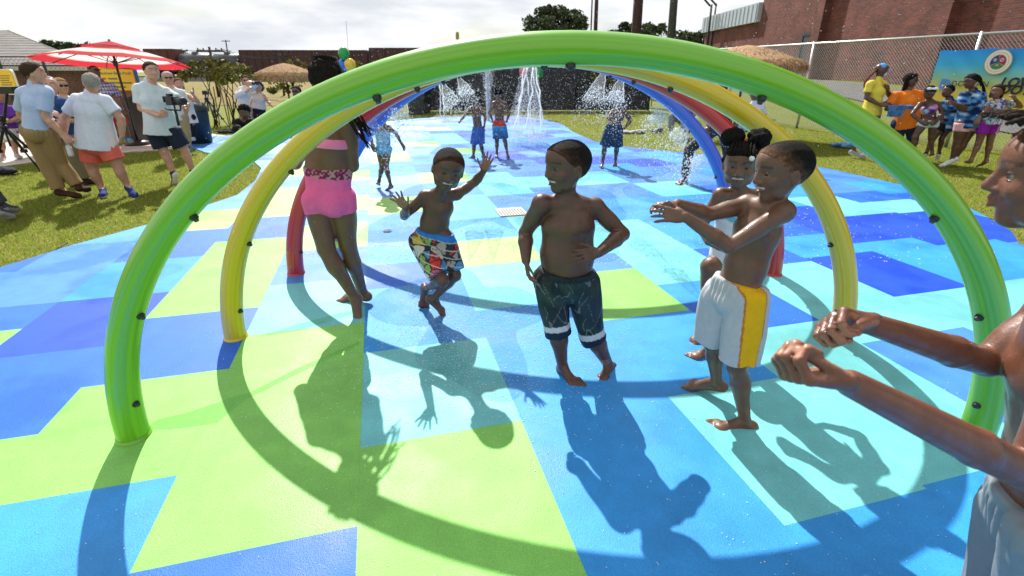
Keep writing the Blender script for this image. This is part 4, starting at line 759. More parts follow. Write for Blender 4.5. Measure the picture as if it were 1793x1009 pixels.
q = rp('large woman in orange T-shirt and sunglasses beside the woman in yellow', dict(hd=(1596, 141), nb=(1592, 157), sa=(1562, 166), sb=(1614, 164), ea=(1554, 190), wa=(1570, 188, -.3), ha=(1584, 186, -.35), eb=(1620, 190), wb=(1612, 210), pa=(1572, 216), pb=(1600, 216), ka=(1570, 246), kb=(1598, 246), aa=(1570, 268), ab=(1596, 268), ta=('g', 1568, 278), tb=('g', 1594, 278)), 9.9, 1.62, face=-38, hf=-50, bulk=1.62, limb=1.35, female=1, bust=1.6, belly=1.3, skin='dark')
q.shirt((.80, .20, .015), sleeve=.7, g=.02, lo=-.14); q.shorts((.02, .035, .10), frac=1.4, g=.02, name='trousers'); q.shoes((.1, .1, .12)); q.hair('long', t=.08); glasses(q)
c = P(1578, 188, 9.5); tag(MB().box(c, (.20, .06, .035)).box(c+np.array([-.08, 0, -.09]), (.11, .05, .08)).build('folded_towel', mat('tie_dye_cloth', (.06, .16, .36), .9, noise=.8, nscale=14)), 'folded blue and white cloth bundle held between the yellow and orange women', 'towel')
def bikini(V, N, s): w = wav(V, 38, 6); c = mix((.05, .02, .18), (.55, .25, .50), np.clip(.5+w, 0, 1)); c[wav(V, 50, 7) > .7] = (.3, .55, .6); return c
q = rp('girl with a white bow and patterned two-piece looking down at her hands', dict(hd=(1628, 163, -.08), nb=(1628, 175), sa=(1607, 181), sb=(1649, 180), ea=(1597, 200, -.05), wa=(1612, 214, -.15), ha=(1624, 218, -.22), eb=(1650, 199, -.05), wb=(1640, 213, -.15), hb=(1630, 218, -.22), pa=(1616, 215), pb=(1637, 215), ka=(1602, 240), kb=(1630, 240), aa=(1600, 268), ab=(1632, 266), ta=('g', 1594, 280), tb=('g', 1630, 279)), 9.1, 1.32, face=22, pitch=35, hr=.21, bare=True, skin='dark', female=1, hl=.14)
q.band(bikini, .52, .92, .010, 'swim_top', straps=1); q.shorts((.45, .60, .66), frac=.30, g=.014, wf=.12, flare=.01); q.hair('short', t=.05)
F = Fld()
for s_ in (-1, 1): F.ell(q.hp(s_*.22, .12, .50), np.array([.2, .1, .13])*q.hb, q.A)
F.ell(q.hp(0, .14, .49), np.array([.08, .1, .08])*q.hb, q.A); q.out(F, 'hair_bow', M_CLOTH, (.75, .76, .80))
def tied(V, N, s): w = wav(V*np.array([1, 1, 2.0]), 24, 5); c = mix((.008, .02, .09), (.10, .30, .62), np.clip(.45+w*.9, 0, 1)); c[w > .95] = (.5, .6, .7); return c
q = rp('short child in dark tie-dye T-shirt facing left between the bow girl and tall girl', dict(hd=(1659, 160), nb=(1662, 173), sa=(1653, 180, -.08), sb=(1672, 180, .08), ea=(1648, 197, -.1), wa=(1650, 210, -.15), eb=(1676, 196), wb=(1670, 210), pa=(1652, 217), pb=(1666, 217), ka=(1633, 244), kb=(1649, 243), aa=(1622, 268), ab=(1644, 268), ta=('g', 1614, 280), tb=('g', 1640, 280)), 9.5, 1.36, face=70, hr=.21, skin='dark')
q.shirt(tied, sleeve=.7, g=.024, lo=-.32); q.shorts((.01, .012, .02), frac=.45, g=.014); q.shoes((.02, .02, .03)); q.hair('short', t=.06)
q = rp('tall girl with a long braided ponytail, blue tie-dye T-shirt and pink shorts', dict(hd=(1699, 143), nb=(1704, 159), sa=(1685, 166, -.12), sb=(1721, 166, .12), ea=(1688, 191, -.2), wa=(1673, 183, -.32), ha=(1662, 178, -.35), eb=(1716, 190, .1), wb=(1700, 186, .05), hb=(1690, 180, .0), pa=(1684, 217), pb=(1706, 217), ka=(1677, 248), kb=(1688, 247), aa=(1668, 278), ab=(1674, 275), ta=('g', 1652, 289), tb=('g', 1658, 285)), 9.0, 1.6, face=75, hf=80, pitch=15, bulk=1.18, limb=1.25, hr=.225, skin='dark', female=1, bust=1)
q.shirt(tied, sleeve=.75, g=.024, lo=-.12); q.shorts((.72, .40, .40), frac=.42, g=.016); q.shoes((.72, .72, .74)); q.hair('short', t=.06)
q.strands([[q.hp(x, -.1, .45)+(P(1722+x*14, 175+k % 3*6, 9.05)-q.hp(x, -.1, .45))*t+UPV*.14*math.sin(t*2.6)+q.su*0 for t in np.linspace(0, 1, 9)] for k, x in enumerate(np.linspace(-.3, .3, 12))], .016)
def floral(V, N, s): r = np.random.default_rng(3); c = mix((.50, .52, .58), (.06, .10, .22), np.clip(np.sign(wav(V, 60, 3)), 0, 1)); c[wav(V, 55, 8) > .6] = (.65, .12, .22); c[wav(V, 55, 9) > .75] = (.15, .5, .45); return c
q = rp('barefoot girl in purple striped shorts and floral top, one hand raised to her hair', dict(hd=(1745, 161), nb=(1747, 174), sa=(1731, 181, -.1), sb=(1762, 178, .08), ea=(1724, 196, -.2), wa=(1716, 206, -.25), ha=(1712, 212, -.25), eb=(1787, 187, .1), wb=(1776, 172, .0), hb=(1770, 163, -.05), pa=(1722, 216), pb=(1742, 216), ka=(1714, 250), kb=(1733, 249), aa=(1701, 279), ab=(1727, 280), ta=('g', 1680, 286), tb=('g', 1714, 291)), 8.8, 1.46, face=62, hr=.215, bare=True, skin='mid', female=1, hl=.15)
q.shirt(floral, sleeve=.5, g=.016, lo=-.08); 
def purp(V, N, s): c = np.tile((.24, .015, .30), (len(V), 1)); d = V-s.pel; c[(np.abs(np.abs(d@np.array([.5, .86, 0]))-.018) < .008) & (N@unit([.86, -.5, 0]) > .2)] = (.7, .4, .6); return c
q.shorts(purp, frac=.55, g=.014); q.hair('bob', (.03, .018, .012), t=.08)
q = rp('seated person in grey jeans on the grass, legs showing under the arches', dict(hd=(1204, 152, .2), nb=(1202, 168, .2), sa=(1186, 174), sb=(1220, 175), ea=(1180, 192, -.1), wa=(1182, 202, -.3), ha=(1186, 203, -.4), eb=(1224, 194), wb=(1212, 205, -.2), pa=(1194, 212, .3), pb=(1212, 213, .3), ka=(1176, 204, -.2), kb=(1196, 207, -.2), aa=(1175, 226, -.2), ab=(1198, 228, -.2), ta=('g', 1166, 234), tb=('g', 1190, 236)), 13.0, 1.66, face=40, vox=.017, skin='tan')
q.shirt((.05, .05, .06), sleeve=.6); q.shorts((.20, .23, .28), frac=1.93, g=.02, name='jeans'); q.shoes((.12, .12, .14)); q.hair('short', t=.05)
q = rp('person in white shirt sitting in the teal folding chair', dict(hd=(1322, 165), nb=(1320, 180), sa=(1302, 187), sb=(1336, 187), ea=(1296, 206), wa=(1306, 214, -.3), eb=(1340, 206), wb=(1330, 214, -.3), pa=(1308, 220), pb=(1326, 220), ka=(1298, 220, -.45), kb=(1318, 222, -.45), aa=(1298, 244, -.4), ab=(1318, 246, -.4), ta=('g', 1292, 254), tb=('g', 1312, 256)), 10.6, 1.66, face=15, vox=.017)
q.shirt((.55, .58, .66), sleeve=.7, g=.03); q.shorts((.30, .33, .42), frac=1.9, name='trousers', g=.02); q.shoes((.2, .2, .22)); q.hair('short', t=.05)
CH = P(1317, 221, 10.75); ch = empty('folding_chair', (CH[0], CH[1], 0), 'teal fabric folding chair under the seated person in white', 'folding chair'); z0 = CH[2]-.06
M_TEAL = mat('teal_fabric', (.02, .16, .17), .85)
MB().bb(CH[0]-.27, CH[0]+.27, CH[1]-.30, CH[1]+.2, z0-.03, z0).build('seat', M_TEAL, ch); MB().bb(CH[0]-.27, CH[0]+.27, CH[1]+.20, CH[1]+.23, z0, z0+.50).build('backrest', M_TEAL, ch)
for sx in (-1, 1):
    MB().tube([(CH[0]+sx*.29, CH[1]-.28, 0), (CH[0]+sx*.29, CH[1]+.21, z0+.02)], .012, 6).build('leg', M_DKMETAL, ch); MB().tube([(CH[0]+sx*.29, CH[1]+.24, 0), (CH[0]+sx*.29, CH[1]-.25, z0+.02)], .012, 6).build('leg', M_DKMETAL, ch)
    MB().bb(CH[0]+sx*.30-.03, CH[0]+sx*.30+.03, CH[1]-.28, CH[1]+.22, z0+.20, z0+.22).build('armrest', M_TEAL, ch)
# ------------------------------------------------------------------ buildings
def brick_mat(name, c1, c2, mortar, sc=1.0, bw=.2, rh=.067):
    m = bpy.data.materials.new(name); m.use_nodes = True; t = m.node_tree; b = t.nodes['Principled BSDF']; b.inputs['Roughness'].default_value = .85; L = t.links.new
    ge = t.nodes.new('ShaderNodeNewGeometry'); sp = t.nodes.new('ShaderNodeSeparateXYZ'); L(ge.outputs['Position'], sp.inputs[0]); ad_ = t.nodes.new('ShaderNodeMath'); L(sp.outputs['X'], ad_.inputs[0]); L(sp.outputs['Y'], ad_.inputs[1])
    cb = t.nodes.new('ShaderNodeCombineXYZ'); L(ad_.outputs[0], cb.inputs['X']); L(sp.outputs['Z'], cb.inputs['Y'])
    k = t.nodes.new('ShaderNodeTexBrick'); k.inputs['Scale'].default_value = sc; k.inputs['Brick Width'].default_value = bw; k.inputs['Row Height'].default_value = rh; k.inputs['Mortar Size'].default_value = .006; k.inputs['Bias'].default_value = -.1
    k.inputs['Color1'].default_value = (*c1, 1); k.inputs['Color2'].default_value = (*c2, 1); k.inputs['Mortar'].default_value = (*mortar, 1); L(cb.outputs[0], k.inputs['Vector'])
    n = t.nodes.new('ShaderNodeTexNoise'); n.inputs['Scale'].default_value = 1.2; n.inputs['Detail'].default_value = 8; L(ge.outputs['Position'], n.inputs['Vector']); r = t.nodes.new('ShaderNodeMapRange'); L(n.outputs['Fac'], r.inputs['Value']); r.inputs['From Min'].default_value = .3; r.inputs['From Max'].default_value = .7; r.inputs['To Min'].default_value = .65; r.inputs['To Max'].default_value = 1.3
    s = t.nodes.new('ShaderNodeVectorMath'); s.operation = 'SCALE'; L(k.outputs['Color'], s.inputs[0]); L(r.outputs[0], s.inputs['Scale']); L(s.outputs[0], b.inputs['Base Color'])
    bp = t.nodes.new('ShaderNodeBump'); bp.inputs['Strength'].default_value = .5; bp.inputs['Distance'].default_value = .01; L(k.outputs['Fac'], bp.inputs['Height']); bp.invert = True; L(bp.outputs[0], b.inputs['Normal'])
    return m
M_BRICK = brick_mat('red_brick', (.19, .045, .028), (.085, .022, .016), (.12, .08, .065)); M_BRICK2 = brick_mat('orange_brick', (.26, .10, .055), (.19, .07, .04), (.25, .2, .17))
def at_x(px, py, x): r = ray(px, py); return x*r[1]/r[0]
XW = P(1235, 60, 44)[0]; Y1 = at_x(1452, 100, XW); Y2 = at_x(1690, 60, XW-.8); ZT = P(1236, 31, 44)[2]; YF = at_x(1332, 30, XW); YD0, YD1 = at_x(1441, 100, XW), at_x(1402, 100, XW)
gym = empty('brick_building', (XW, 30, 1.2), 'tall red brick building with stepped walls behind the chain-link fence', 'building')
MB().bb(XW, 40, Y1, 44.0, .5, ZT-1.1).build('wall', M_BRICK, gym)
MB().bb(XW-.8, 40, Y2, Y1-.01, .5, 16).build('wall', M_BRICK, gym)
MB().bb(XW-1.7, 40, Y2-5, Y2-.01, .5, 16).build('wall', M_BRICK, gym)
MB().bb(XW-2.6, 40, 2, Y2-5.01, .5, 16).build('wall', M_BRICK, gym)
for y in (Y1-.35, Y2-.35): MB().bb(XW-1.15 if y > Y2 else XW-2.05, XW, y-.34, y+.34, .5, 16).build('pilaster', M_BRICK, gym)
M_FASC = mat('grey_fascia', (.42, .47, .52), .5, noise=.1)
MB().bb(XW-.25, 40, YF, 44.3, ZT-1.09, ZT).build('fascia', M_FASC, gym); b = MB()
for y in np.arange(YF+.2, 44.2, .6): b.bb(XW-.29, XW-.251, y-.03, y+.03, ZT-1.05, ZT-.04)
tag(b.build('fascia_rib', M_FASC, gym), kind='stuff')
MB().bb(XW+.02, 40, Y1, YF-.01, ZT-1.09, 16).build('upper_wall', M_BRICK, gym)
ZD = P(1420, 62, 1)[2]*0+CAM_H+(ray(1420, 62)[2]/ray(1420, 62)[0])*XW
dd = MB().bb(XW-.06, XW-.001, YD0, YD1, 1.2, ZD).build('door', mat('grey_door', (.055, .06, .065), .5), gym)
MB().bb(XW-.09, XW-.002, YD0-.15, YD0-.002, 1.2, ZD+.15).bb(XW-.09, XW-.002, YD1+.002, YD1+.15, 1.2, ZD+.15).bb(XW-.09, XW-.002, YD0, YD1, ZD+.002, ZD+.15).build('door_frame', mat('dark_frame', (.03, .03, .03), .5), dd)
print('gym', XW, Y1, Y2, YF, ZT, YD0, YD1, ZD)
road = MB(); N_ = 24; yy = np.linspace(8, 70, N_); xr = lambda y: 12.4+(y-12)*.02+(0 if y < 40 else (y-40)*-.2)
road.add([(xr(y)+o, y, float(ground_z(xr(y)+o, y))+.035) for y in yy for o in (0, 1.6)], [(2*i, 2*i+1, 2*i+3, 2*i+2) for i in range(N_-1)]); tag(road.build('road', mat('asphalt', (.10, .10, .10), .9, noise=.2, nscale=3)), kind='structure')
# pool building on the left
bl = empty('pool_building', (-16, 17, 0), 'low brick pool building with grey shingle roof behind the black fence', 'building')
MB().add([(x_, y_, z_) for z_ in (-.5, 1.75) for x_, y_ in ((-40, 17), (-13.3, 17), (-19.6, 25), (-40, 25))], [(0, 1, 5, 4), (1, 2, 6, 5), (2, 3, 7, 6), (3, 0, 4, 7)]).build('wall', M_BRICK2, bl)
M_SH = mat('grey_shingles', (.16, .145, .135), .95, noise=.25, nscale=2)
b = MB(); nr = 14
for i in range(nr):                                  # shingle courses, each proud of the one above
    y0, y1 = 16.5+i*.46, 16.5+(i+1)*.46+.06; z0, z1 = 1.72+i*.105, 1.72+(i+1)*.105; x1 = -12.9-i*.60
    b.add([(-42, y0, z0), (x1, y0, z0), (x1-.60, y1, z1), (-42, y1, z1), (-42, y0, z0-.03), (x1, y0, z0-.03)], [(0, 1, 2, 3), (4, 5, 1, 0)])
rf = b.build('roof', M_SH, bl); b = MB()
b.add([(-12.9, 16.5, 1.72), (-19.4, 25.2, 1.72), (-21.3, 22.9, 3.19)], [(0, 1, 2)]); b.build('roof_hip', M_SH, bl)
MB().bb(-42, -12.85, 16.44, 16.5, 1.60, 1.74).build('gutter', mat('cream_trim', (.5, .47, .40), .6), bl)
MB().add([(-45, 24, 3.25), (-23.3, 24, 3.25), (-27.5, 27.5, 4.3), (-45, 27.5, 4.4), (-45, 24, 3.1), (-23.3, 24, 3.1)], [(0, 1, 2, 3), (4, 5, 1, 0)]).build('upper_roof', mat('dark_roof', (.07, .075, .085), .8), bl)
# black fence in front of it
bf = empty('black_fence', (-12, 13.8, 0), 'black chain-link fence along the pool building', 'fence')
fx = np.linspace(-19, -9.9, 9)
for x in fx: MB().tube([(x, 13.8, 0), (x, 13.8, 1.98)], .035 if x < -10.5 else .06, 8).build('post', M_BLACK, bf, True)
for z in (1.93, 1.72): MB().tube([(-19, 13.8, z), (-9.9, 13.8, z)], .02, 6).build('rail', M_BLACK, bf, True)
def chain(A, B, z0, z1, s, r, mt, parent, name='chain_link_mesh', tri=3):
    A, B = np.array(A, float), np.array(B, float); d = B-A; Ln = np.linalg.norm(d); d = d/Ln; nn = np.array([-d[1], d[0]]); V = []; F_ = []; n = int(Ln/s); m = int((z1-z0)/(s*.5)); offs = [(r, 0), (-r*.5, r*.87), (-r*.5, -r*.87)]
    for i in range(n):
        for k in range(m+1):
            c = A+d*(i*s+(s*.5 if (k % 2) else -.0)+(.0)); z = z0+k*(z1-z0)/m
            for (u_, w_) in offs: V.append((c[0]+d[0]*u_+nn[0]*w_, c[1]+d[1]*u_+nn[1]*w_, z))
        o_ = i*(m+1)*3
        for k in range(m):
            for q_ in range(3): F_.append((o_+k*3+q_, o_+k*3+(q_+1) % 3, o_+(k+1)*3+(q_+1) % 3, o_+(k+1)*3+q_))
    for i in range(n):                               # the mirrored wires that hook into them
        o0 = len(V)
        for k in range(m+1):
            c = A+d*(i*s-(s*.5 if (k % 2) else 0)); z = z0+k*(z1-z0)/m
            for (u_, w_) in offs: V.append((c[0]+d[0]*u_+nn[0]*w_+nn[0]*r, c[1]+d[1]*u_+nn[1]*w_+nn[1]*r, z))
        for k in range(m):
            for q_ in range(3): F_.append((o0+k*3+q_, o0+k*3+(q_+1) % 3, o0+(k+1)*3+(q_+1) % 3, o0+(k+1)*3+q_))
    return tag(mesh(name, np.array(V), F_, mt, parent, smooth=False), kind='stuff')
chain((-19, 13.82), (-9.9, 13.82),   .05, 1.9, .12, .0035, M_BLACK, bf)
# galvanised chain-link fence on the right
FA, FB = np.array([6.9, 21.5]), np.array([11.0, 8.2]); fe = empty('chain_link_fence', (FA[0], FA[1], 0), 'tall galvanised chain-link fence behind the group on the right', 'fence')
FH = 2.36; fl_ = np.linalg.norm(FB-FA); fd_ = (FB-FA)/fl_
post_t = [0, 3.0, 6.2, (G(1575, 262)[:2]-FA)@fd_, 12.6, fl_]
for t in post_t:
    p = FA+fd_*t; MB().tube([(p[0], p[1], -.02), (p[0], p[1], FH+.04)], .038, 10).build('post', M_STEEL, fe, True)
MB().tube([(*FA, FH), (*FB, FH)], .026, 8).build('top_rail', M_STEEL, fe, True)
MB().tube([(*FA, .06), (*FB, .06)], .006, 5).build('tension_wire', M_STEEL, fe, True)
chain(FA, FB, .04, FH, .075, .0042, M_STEEL, fe)
# low fence of thin posts beyond, right of centre
b = empty('iron_fence', (5.5, 24, 0), 'low fence of thin grey posts on the far lawn right of the jets', 'fence')
for k in range(8): x = 4.6+k*.62; MB().tube([(x, 24, 0), (x, 24, 1.75)], .035 if k % 3 == 0 else .018, 6).build('post', M_STEEL, b)
MB().tube([(4.6, 24, 1.7), (9, 24, 1.7)], .02, 6).build('rail', M_STEEL, b)
# dark screen wall behind the pad
dw = empty('screened_enclosure', (0, 22.2, 0), 'dark screened enclosure standing behind the far edge of the pad', 'enclosure')
M_SCR = mat('black_windscreen', (.035, .035, .038), .9, noise=.3, nscale=5)
x0 = -3.75
for k in range(6): MB().bb(x0+k*1.62+.03, x0+(k+1)*1.62-.03, 22.2+.25*k*.3, 22.24+.25*k*.3, .03, 2.02).build('screen_panel', M_SCR, dw)
for k in range(7): MB().tube([(x0+k*1.62, 22.16+.075*k, 0), (x0+k*1.62, 22.16+.075*k, 2.1)], .04, 8).build('post', M_BLACK, dw, True)
MB().bb(-4.15, -3.5, 20.4, 22.0, 0, 1.85).build('side_cabinet', mat('charcoal_sheet', (.022, .026, .028), .55), dw)
# ------------------------------------------------------------------ banner, signs, umbrellas
def text(body, size, loc, ax, m, parent, name='lettering', shear=0, ext=.001, bold=0):
    cu_ = bpy.data.curves.new(name, 'FONT'); cu_.body = body; cu_.size = size; cu_.extrude = ext; cu_.shear = shear; cu_.align_x = 'LEFT'; cu_.offset = bold; cu_.resolution_u = 3
    o = bpy.data.objects.new(name, cu_); C.objects.link(o); dg = bpy.context.evaluated_depsgraph_get(); me = bpy.data.meshes.new_from_object(o.evaluated_get(dg)); bpy.data.objects.remove(o)
    V = np.array([v.co[:] for v in me.vertices]); Fc = [tuple(p.vertices) for p in me.polygons]; bpy.data.meshes.remove(me)
    return mesh(name, np.array(loc)+V@np.array(ax), Fc, m, parent, smooth=False)
bt0, bt1 = (P(1632, 180, 1)[:2]), 0
def fence_hit(px, py):
    r = ray(px, py); nn = np.array([-fd_[1], fd_[0]]); q0 = FA+nn*-.06 if (nn@(-FA)) < 0 else FA+nn*.06; t = (q0@nn)/(r[:2]@nn); return np.array([r[0]*t, r[1]*t, CAM_H+r[2]*t])
TL = fence_hit(1648, 88); BL = fence_hit(1630, 188); hx = np.array([*fd_, 0]); fn = np.array([-fd_[1], fd_[0], 0]); fn = -fn if fn@np.array([-1, -1, 0]) < 0 else fn
bl_h = 1.22; bn = empty('banner', (TL[0], TL[1], TL[2]-1.22), 'blue to yellow fabric banner with a round seal tied to the chain-link fence', 'banner'); nxb, nzb = 40, 16; Vb = []; Cb = []; WB = 3.0
for j in range(nzb+1):
    for i in range(nxb+1):
        s_, t_ = i/nxb, j/nzb; wv = .012*math.sin(9*s_+3*t_)+.012*math.sin(23*s_-6*t_)*(t_)+.01*math.sin(40*(s_-t_*.4))
        z = TL[2]-t_*bl_h-.02*abs(math.sin(s_*9.4))*(1-t_); Vb.append(TL*np.array([1, 1, 0])+hx*s_*WB+fn*(.02+wv)+UPV*z)
        stops = [(0, (.02, .28, .78)), (.25, (.05, .42, .70)), (.45, (.22, .52, .40)), (.62, (.55, .52, .12)), (1, (.80, .52, .03))]
        for (a_, ca), (b_, cb_) in zip(stops, stops[1:]):
            if a_ <= t_ <= b_: Cb.append(lerp(ca, cb_, (t_-a_)/(b_-a_))); break
M_BAN = mat('banner_fabric', rough=.55, spec=.3, attr=True)
mesh('fabric', np.array(Vb), np.array([(j*(nxb+1)+i, j*(nxb+1)+i+1, (j+1)*(nxb+1)+i+1, (j+1)*(nxb+1)+i) for j in range(nzb) for i in range(nxb)]), M_BAN, bn, col=np.array(Cb))
AXB = np.array([hx, UPV, fn])
def onb(px, py, off=.075): p = fence_hit(px, py); return p+fn*off
M_INK = mat('black_ink', (.01, .01, .012), .5); M_GOLD = mat('gold_ink', (.55, .36, .10), .5); M_RED = mat('maroon_ink', (.30, .01, .06), .5); M_NAVY = mat('navy_ink', (.02, .02, .28), .5); M_GRN = mat('green_ink', (.03, .20, .08), .5); M_SKYINK = mat('blue_ink', (.06, .25, .75), .5)
def dsc(c, r, m, name, r0=0, a0=0, a1=2*math.pi, off=0, n=32):
    b = MB(); V = []; k = n+1
    for i in range(k):
        a = a0+(a1-a0)*i/n; V += [np.array(c)+fn*off+(hx*math.cos(a)+UPV*math.sin(a))*r0, np.array(c)+fn*off+(hx*math.cos(a)+UPV*math.sin(a))*r]
    return b.add(V, [(2*i, 2*i+1, 2*i+3, 2*i+2) for i in range(n)]).build(name, m, bn)
sc = onb(1752, 109); SR = np.linalg.norm(onb(1752, 88)-onb(1752, 130))/2*1.0
dsc(sc, SR, M_GOLD, 'seal_rim'); dsc(sc, SR*.93, M_WHITE, 'seal_ring', off=.002); dsc(sc, SR*.62, M_GOLD, 'seal_inner_rim', off=.004)
for m_, a0 in ((M_RED, -30), (M_NAVY, 90), (M_GRN, 210)): dsc(sc, SR*.56, m_, 'seal_sector', a0=R_(a0+3), a1=R_(a0+117), off=.006, n=16)
dsc(sc+(hx*-.42+UPV*.3)*SR*.6, SR*.13, mat('leaf_ink', (.25, .5, .12), .5), 'seal_leaf', off=.008); dsc(sc+(hx*.42+UPV*.28)*SR*.6, SR*.15, mat('silver_ink', (.5, .48, .52), .5), 'seal_wheel', off=.008, r0=SR*.07); dsc(sc-UPV*SR*.3, SR*.14, M_GOLD, 'seal_sun', off=.008, a1=math.pi)
b = MB()
for k in range(44): a = k/44*2*math.pi; b.box(sc+fn*.0045+(hx*math.cos(a)+UPV*math.sin(a))*SR*.77, (SR*.022, SR*.07, .001), [hx*-math.sin(a)+UPV*math.cos(a), hx*math.cos(a)+UPV*math.sin(a), fn])
b.build('seal_lettering', M_GOLD, bn)
lp_ = onb(1648, 155); k = .20; text('D', k*1.35, lp_, AXB, M_SKYINK, bn, 'logo', bold=.02); dsc(lp_+hx*.06+UPV*.065, .03, M_WHITE, 'logo_flame', off=.004, n=3)
text('DOTHAN', .165, onb(1669, 151), AXB, M_INK, bn); p1 = onb(1754, 151); text('LOVE', .235, p1, AXB, M_INK, bn, shear=.2, bold=.010); text('DOTHAN', .235, onb(1752, 164), AXB, M_INK, bn, shear=.2, bold=.010)
# welcome sign and left sign
def board(name, label, p, w, h, m1, m2, cat='sign'):
    r = empty(name, (p[0], p[1], p[2]), label, cat); n = 24
    def rr_(w, h, rad, y): 
        pts = []
        for cx, cz, a0 in ((w/2-rad, h-rad, 0), (-w/2+rad, h-rad, 90), (-w/2+rad*.3, rad*.3, 180), (w/2-rad*.3, rad*.3, 270)):
            rd = rad if a0 < 180 else rad*.3
            for k in range(7): a = R_(a0+k*15); pts.append((p[0]+cx+rd*math.cos(a), p[1]+y, p[2]+cz+rd*math.sin(a)))
        return pts
    for nm, ww, hh, zz, y, m in (('frame', w, h, 0, 0, m1), ('face', w*.86, h*.93, 0, -.03, m2)):
        f = rr_(ww, hh, w*.22, y); bk = [(a, b_+.03, c) for a, b_, c in f]; N2 = len(f); MB().add([(a, b_, c+(h-hh)/2*(nm == 'face')) for a, b_, c in f]+[(a, b_, c+(h-hh)/2*(nm == 'face')) for a, b_, c in bk], [tuple(range(N2-1, -1, -1))]+[(i, (i+1) % N2, (i+1) % N2+N2, i+N2) for i in range(N2)]).build(nm, m, r)
    return r
M_YEL = mat('yellow_sign', (.75, .50, .02), .5); M_BLUE = mat('blue_sign', (.02, .12, .48), .5); M_TG = mat('sign_green', (.03, .16, .10), .5); M_TR = mat('sign_red', (.50, .06, .02), .5)
ps = P(219, 182, 12.9); sg = board('welcome_sign', 'blue and yellow welcome sign board behind the umbrella pole and podium', ps, .98, 1.02, M_BLUE, M_YEL)
AXS = np.array([[1., 0, 0], [0, 0, 1.], [0, -1., 0]])
text('Welcome to', .125, ps+np.array([-.34, -.034, .80]), AXS, M_TG, sg); text('Andrew Belle Pool!', .098, ps+np.array([-.40, -.034, .68]), AXS, M_TG, sg)
for k in range(6):
    zz = .585-k*.095; MB().bb(ps[0]-.38, ps[0]-.38+(.10, .12, .09, .22, .10, .12)[k], ps[1]-.036, ps[1]-.031, ps[2]+zz-.02, ps[2]+zz+.02).build('print_line', M_TR, sg)
    MB().bb(ps[0]-.22+(.1 if k == 3 else 0), ps[0]-.22+(.22, .55, .38, .2, .40, .18)[k]+(.1 if k == 3 else 0), ps[1]-.036, ps[1]-.031, ps[2]+zz-.016, ps[2]+zz+.016).build('print_line', M_TG if k != 3 else M_TR, sg)
for sx in (-1, 1): MB().tube([(ps[0]+sx*.42, ps[1]+.05, 0), (ps[0]+sx*.42, ps[1]+.05, ps[2]+.1)], .03, 8).build('post', M_BLACK, sg)
ps = P(21, 166, 13.6); s2 = board('rules_sign', 'small yellow sign with rounded top and white border on the black fence', ps, .48, .62, M_WHITE, M_YEL)
for k in range(7): MB().bb(ps[0]-.15+.02*(k % 2), ps[0]+.15-.03*(k % 3), ps[1]-.036, ps[1]-.031, ps[2]+.46-k*.055-.010, ps[2]+.46-k*.055+.010).build('print_line', M_TG if k % 3 else M_TR, s2)
# podium
pc = G(236, 250); M_GOLDM = mat('brass', (.40, .26, .07), .4, metal=.6); pd = empty('podium', pc, 'dark brown wooden podium with a small gold emblem behind the cameraman', 'podium')
MB().add([(pc[0]-.30, pc[1]-.25, .02), (pc[0]+.30, pc[1]-.25, .02), (pc[0]+.30, pc[1]+.25, .02), (pc[0]-.30, pc[1]+.25, .02), (pc[0]-.33, pc[1]-.28, 1.02), (pc[0]+.33, pc[1]-.28, 1.02), (pc[0]+.33, pc[1]+.28, 1.02), (pc[0]-.33, pc[1]+.28, 1.02)], [(0, 1, 5, 4), (1, 2, 6, 5), (2, 3, 7, 6), (3, 0, 4, 7), (4, 5, 6, 7)]).build('body', M_WOOD, pd)
MB().box((pc[0], pc[1], 1.08), (.37, .32, .025), [[1, 0, 0], unit([0, 1, .2]), unit([0, -.2, 1])]).build('top', M_WOOD, pd); MB().lathe([(.001, .01), (.085, .01), (.085, 0)], (pc[0]+.02, pc[1]-.278, .72), 8, (0, -1, 0)).build('emblem', M_GOLDM, pd); MB().bb(pc[0]-.34, pc[0]+.34, pc[1]-.30, pc[1]+.29, .0, .07).build('plinth', M_WOOD, pd)
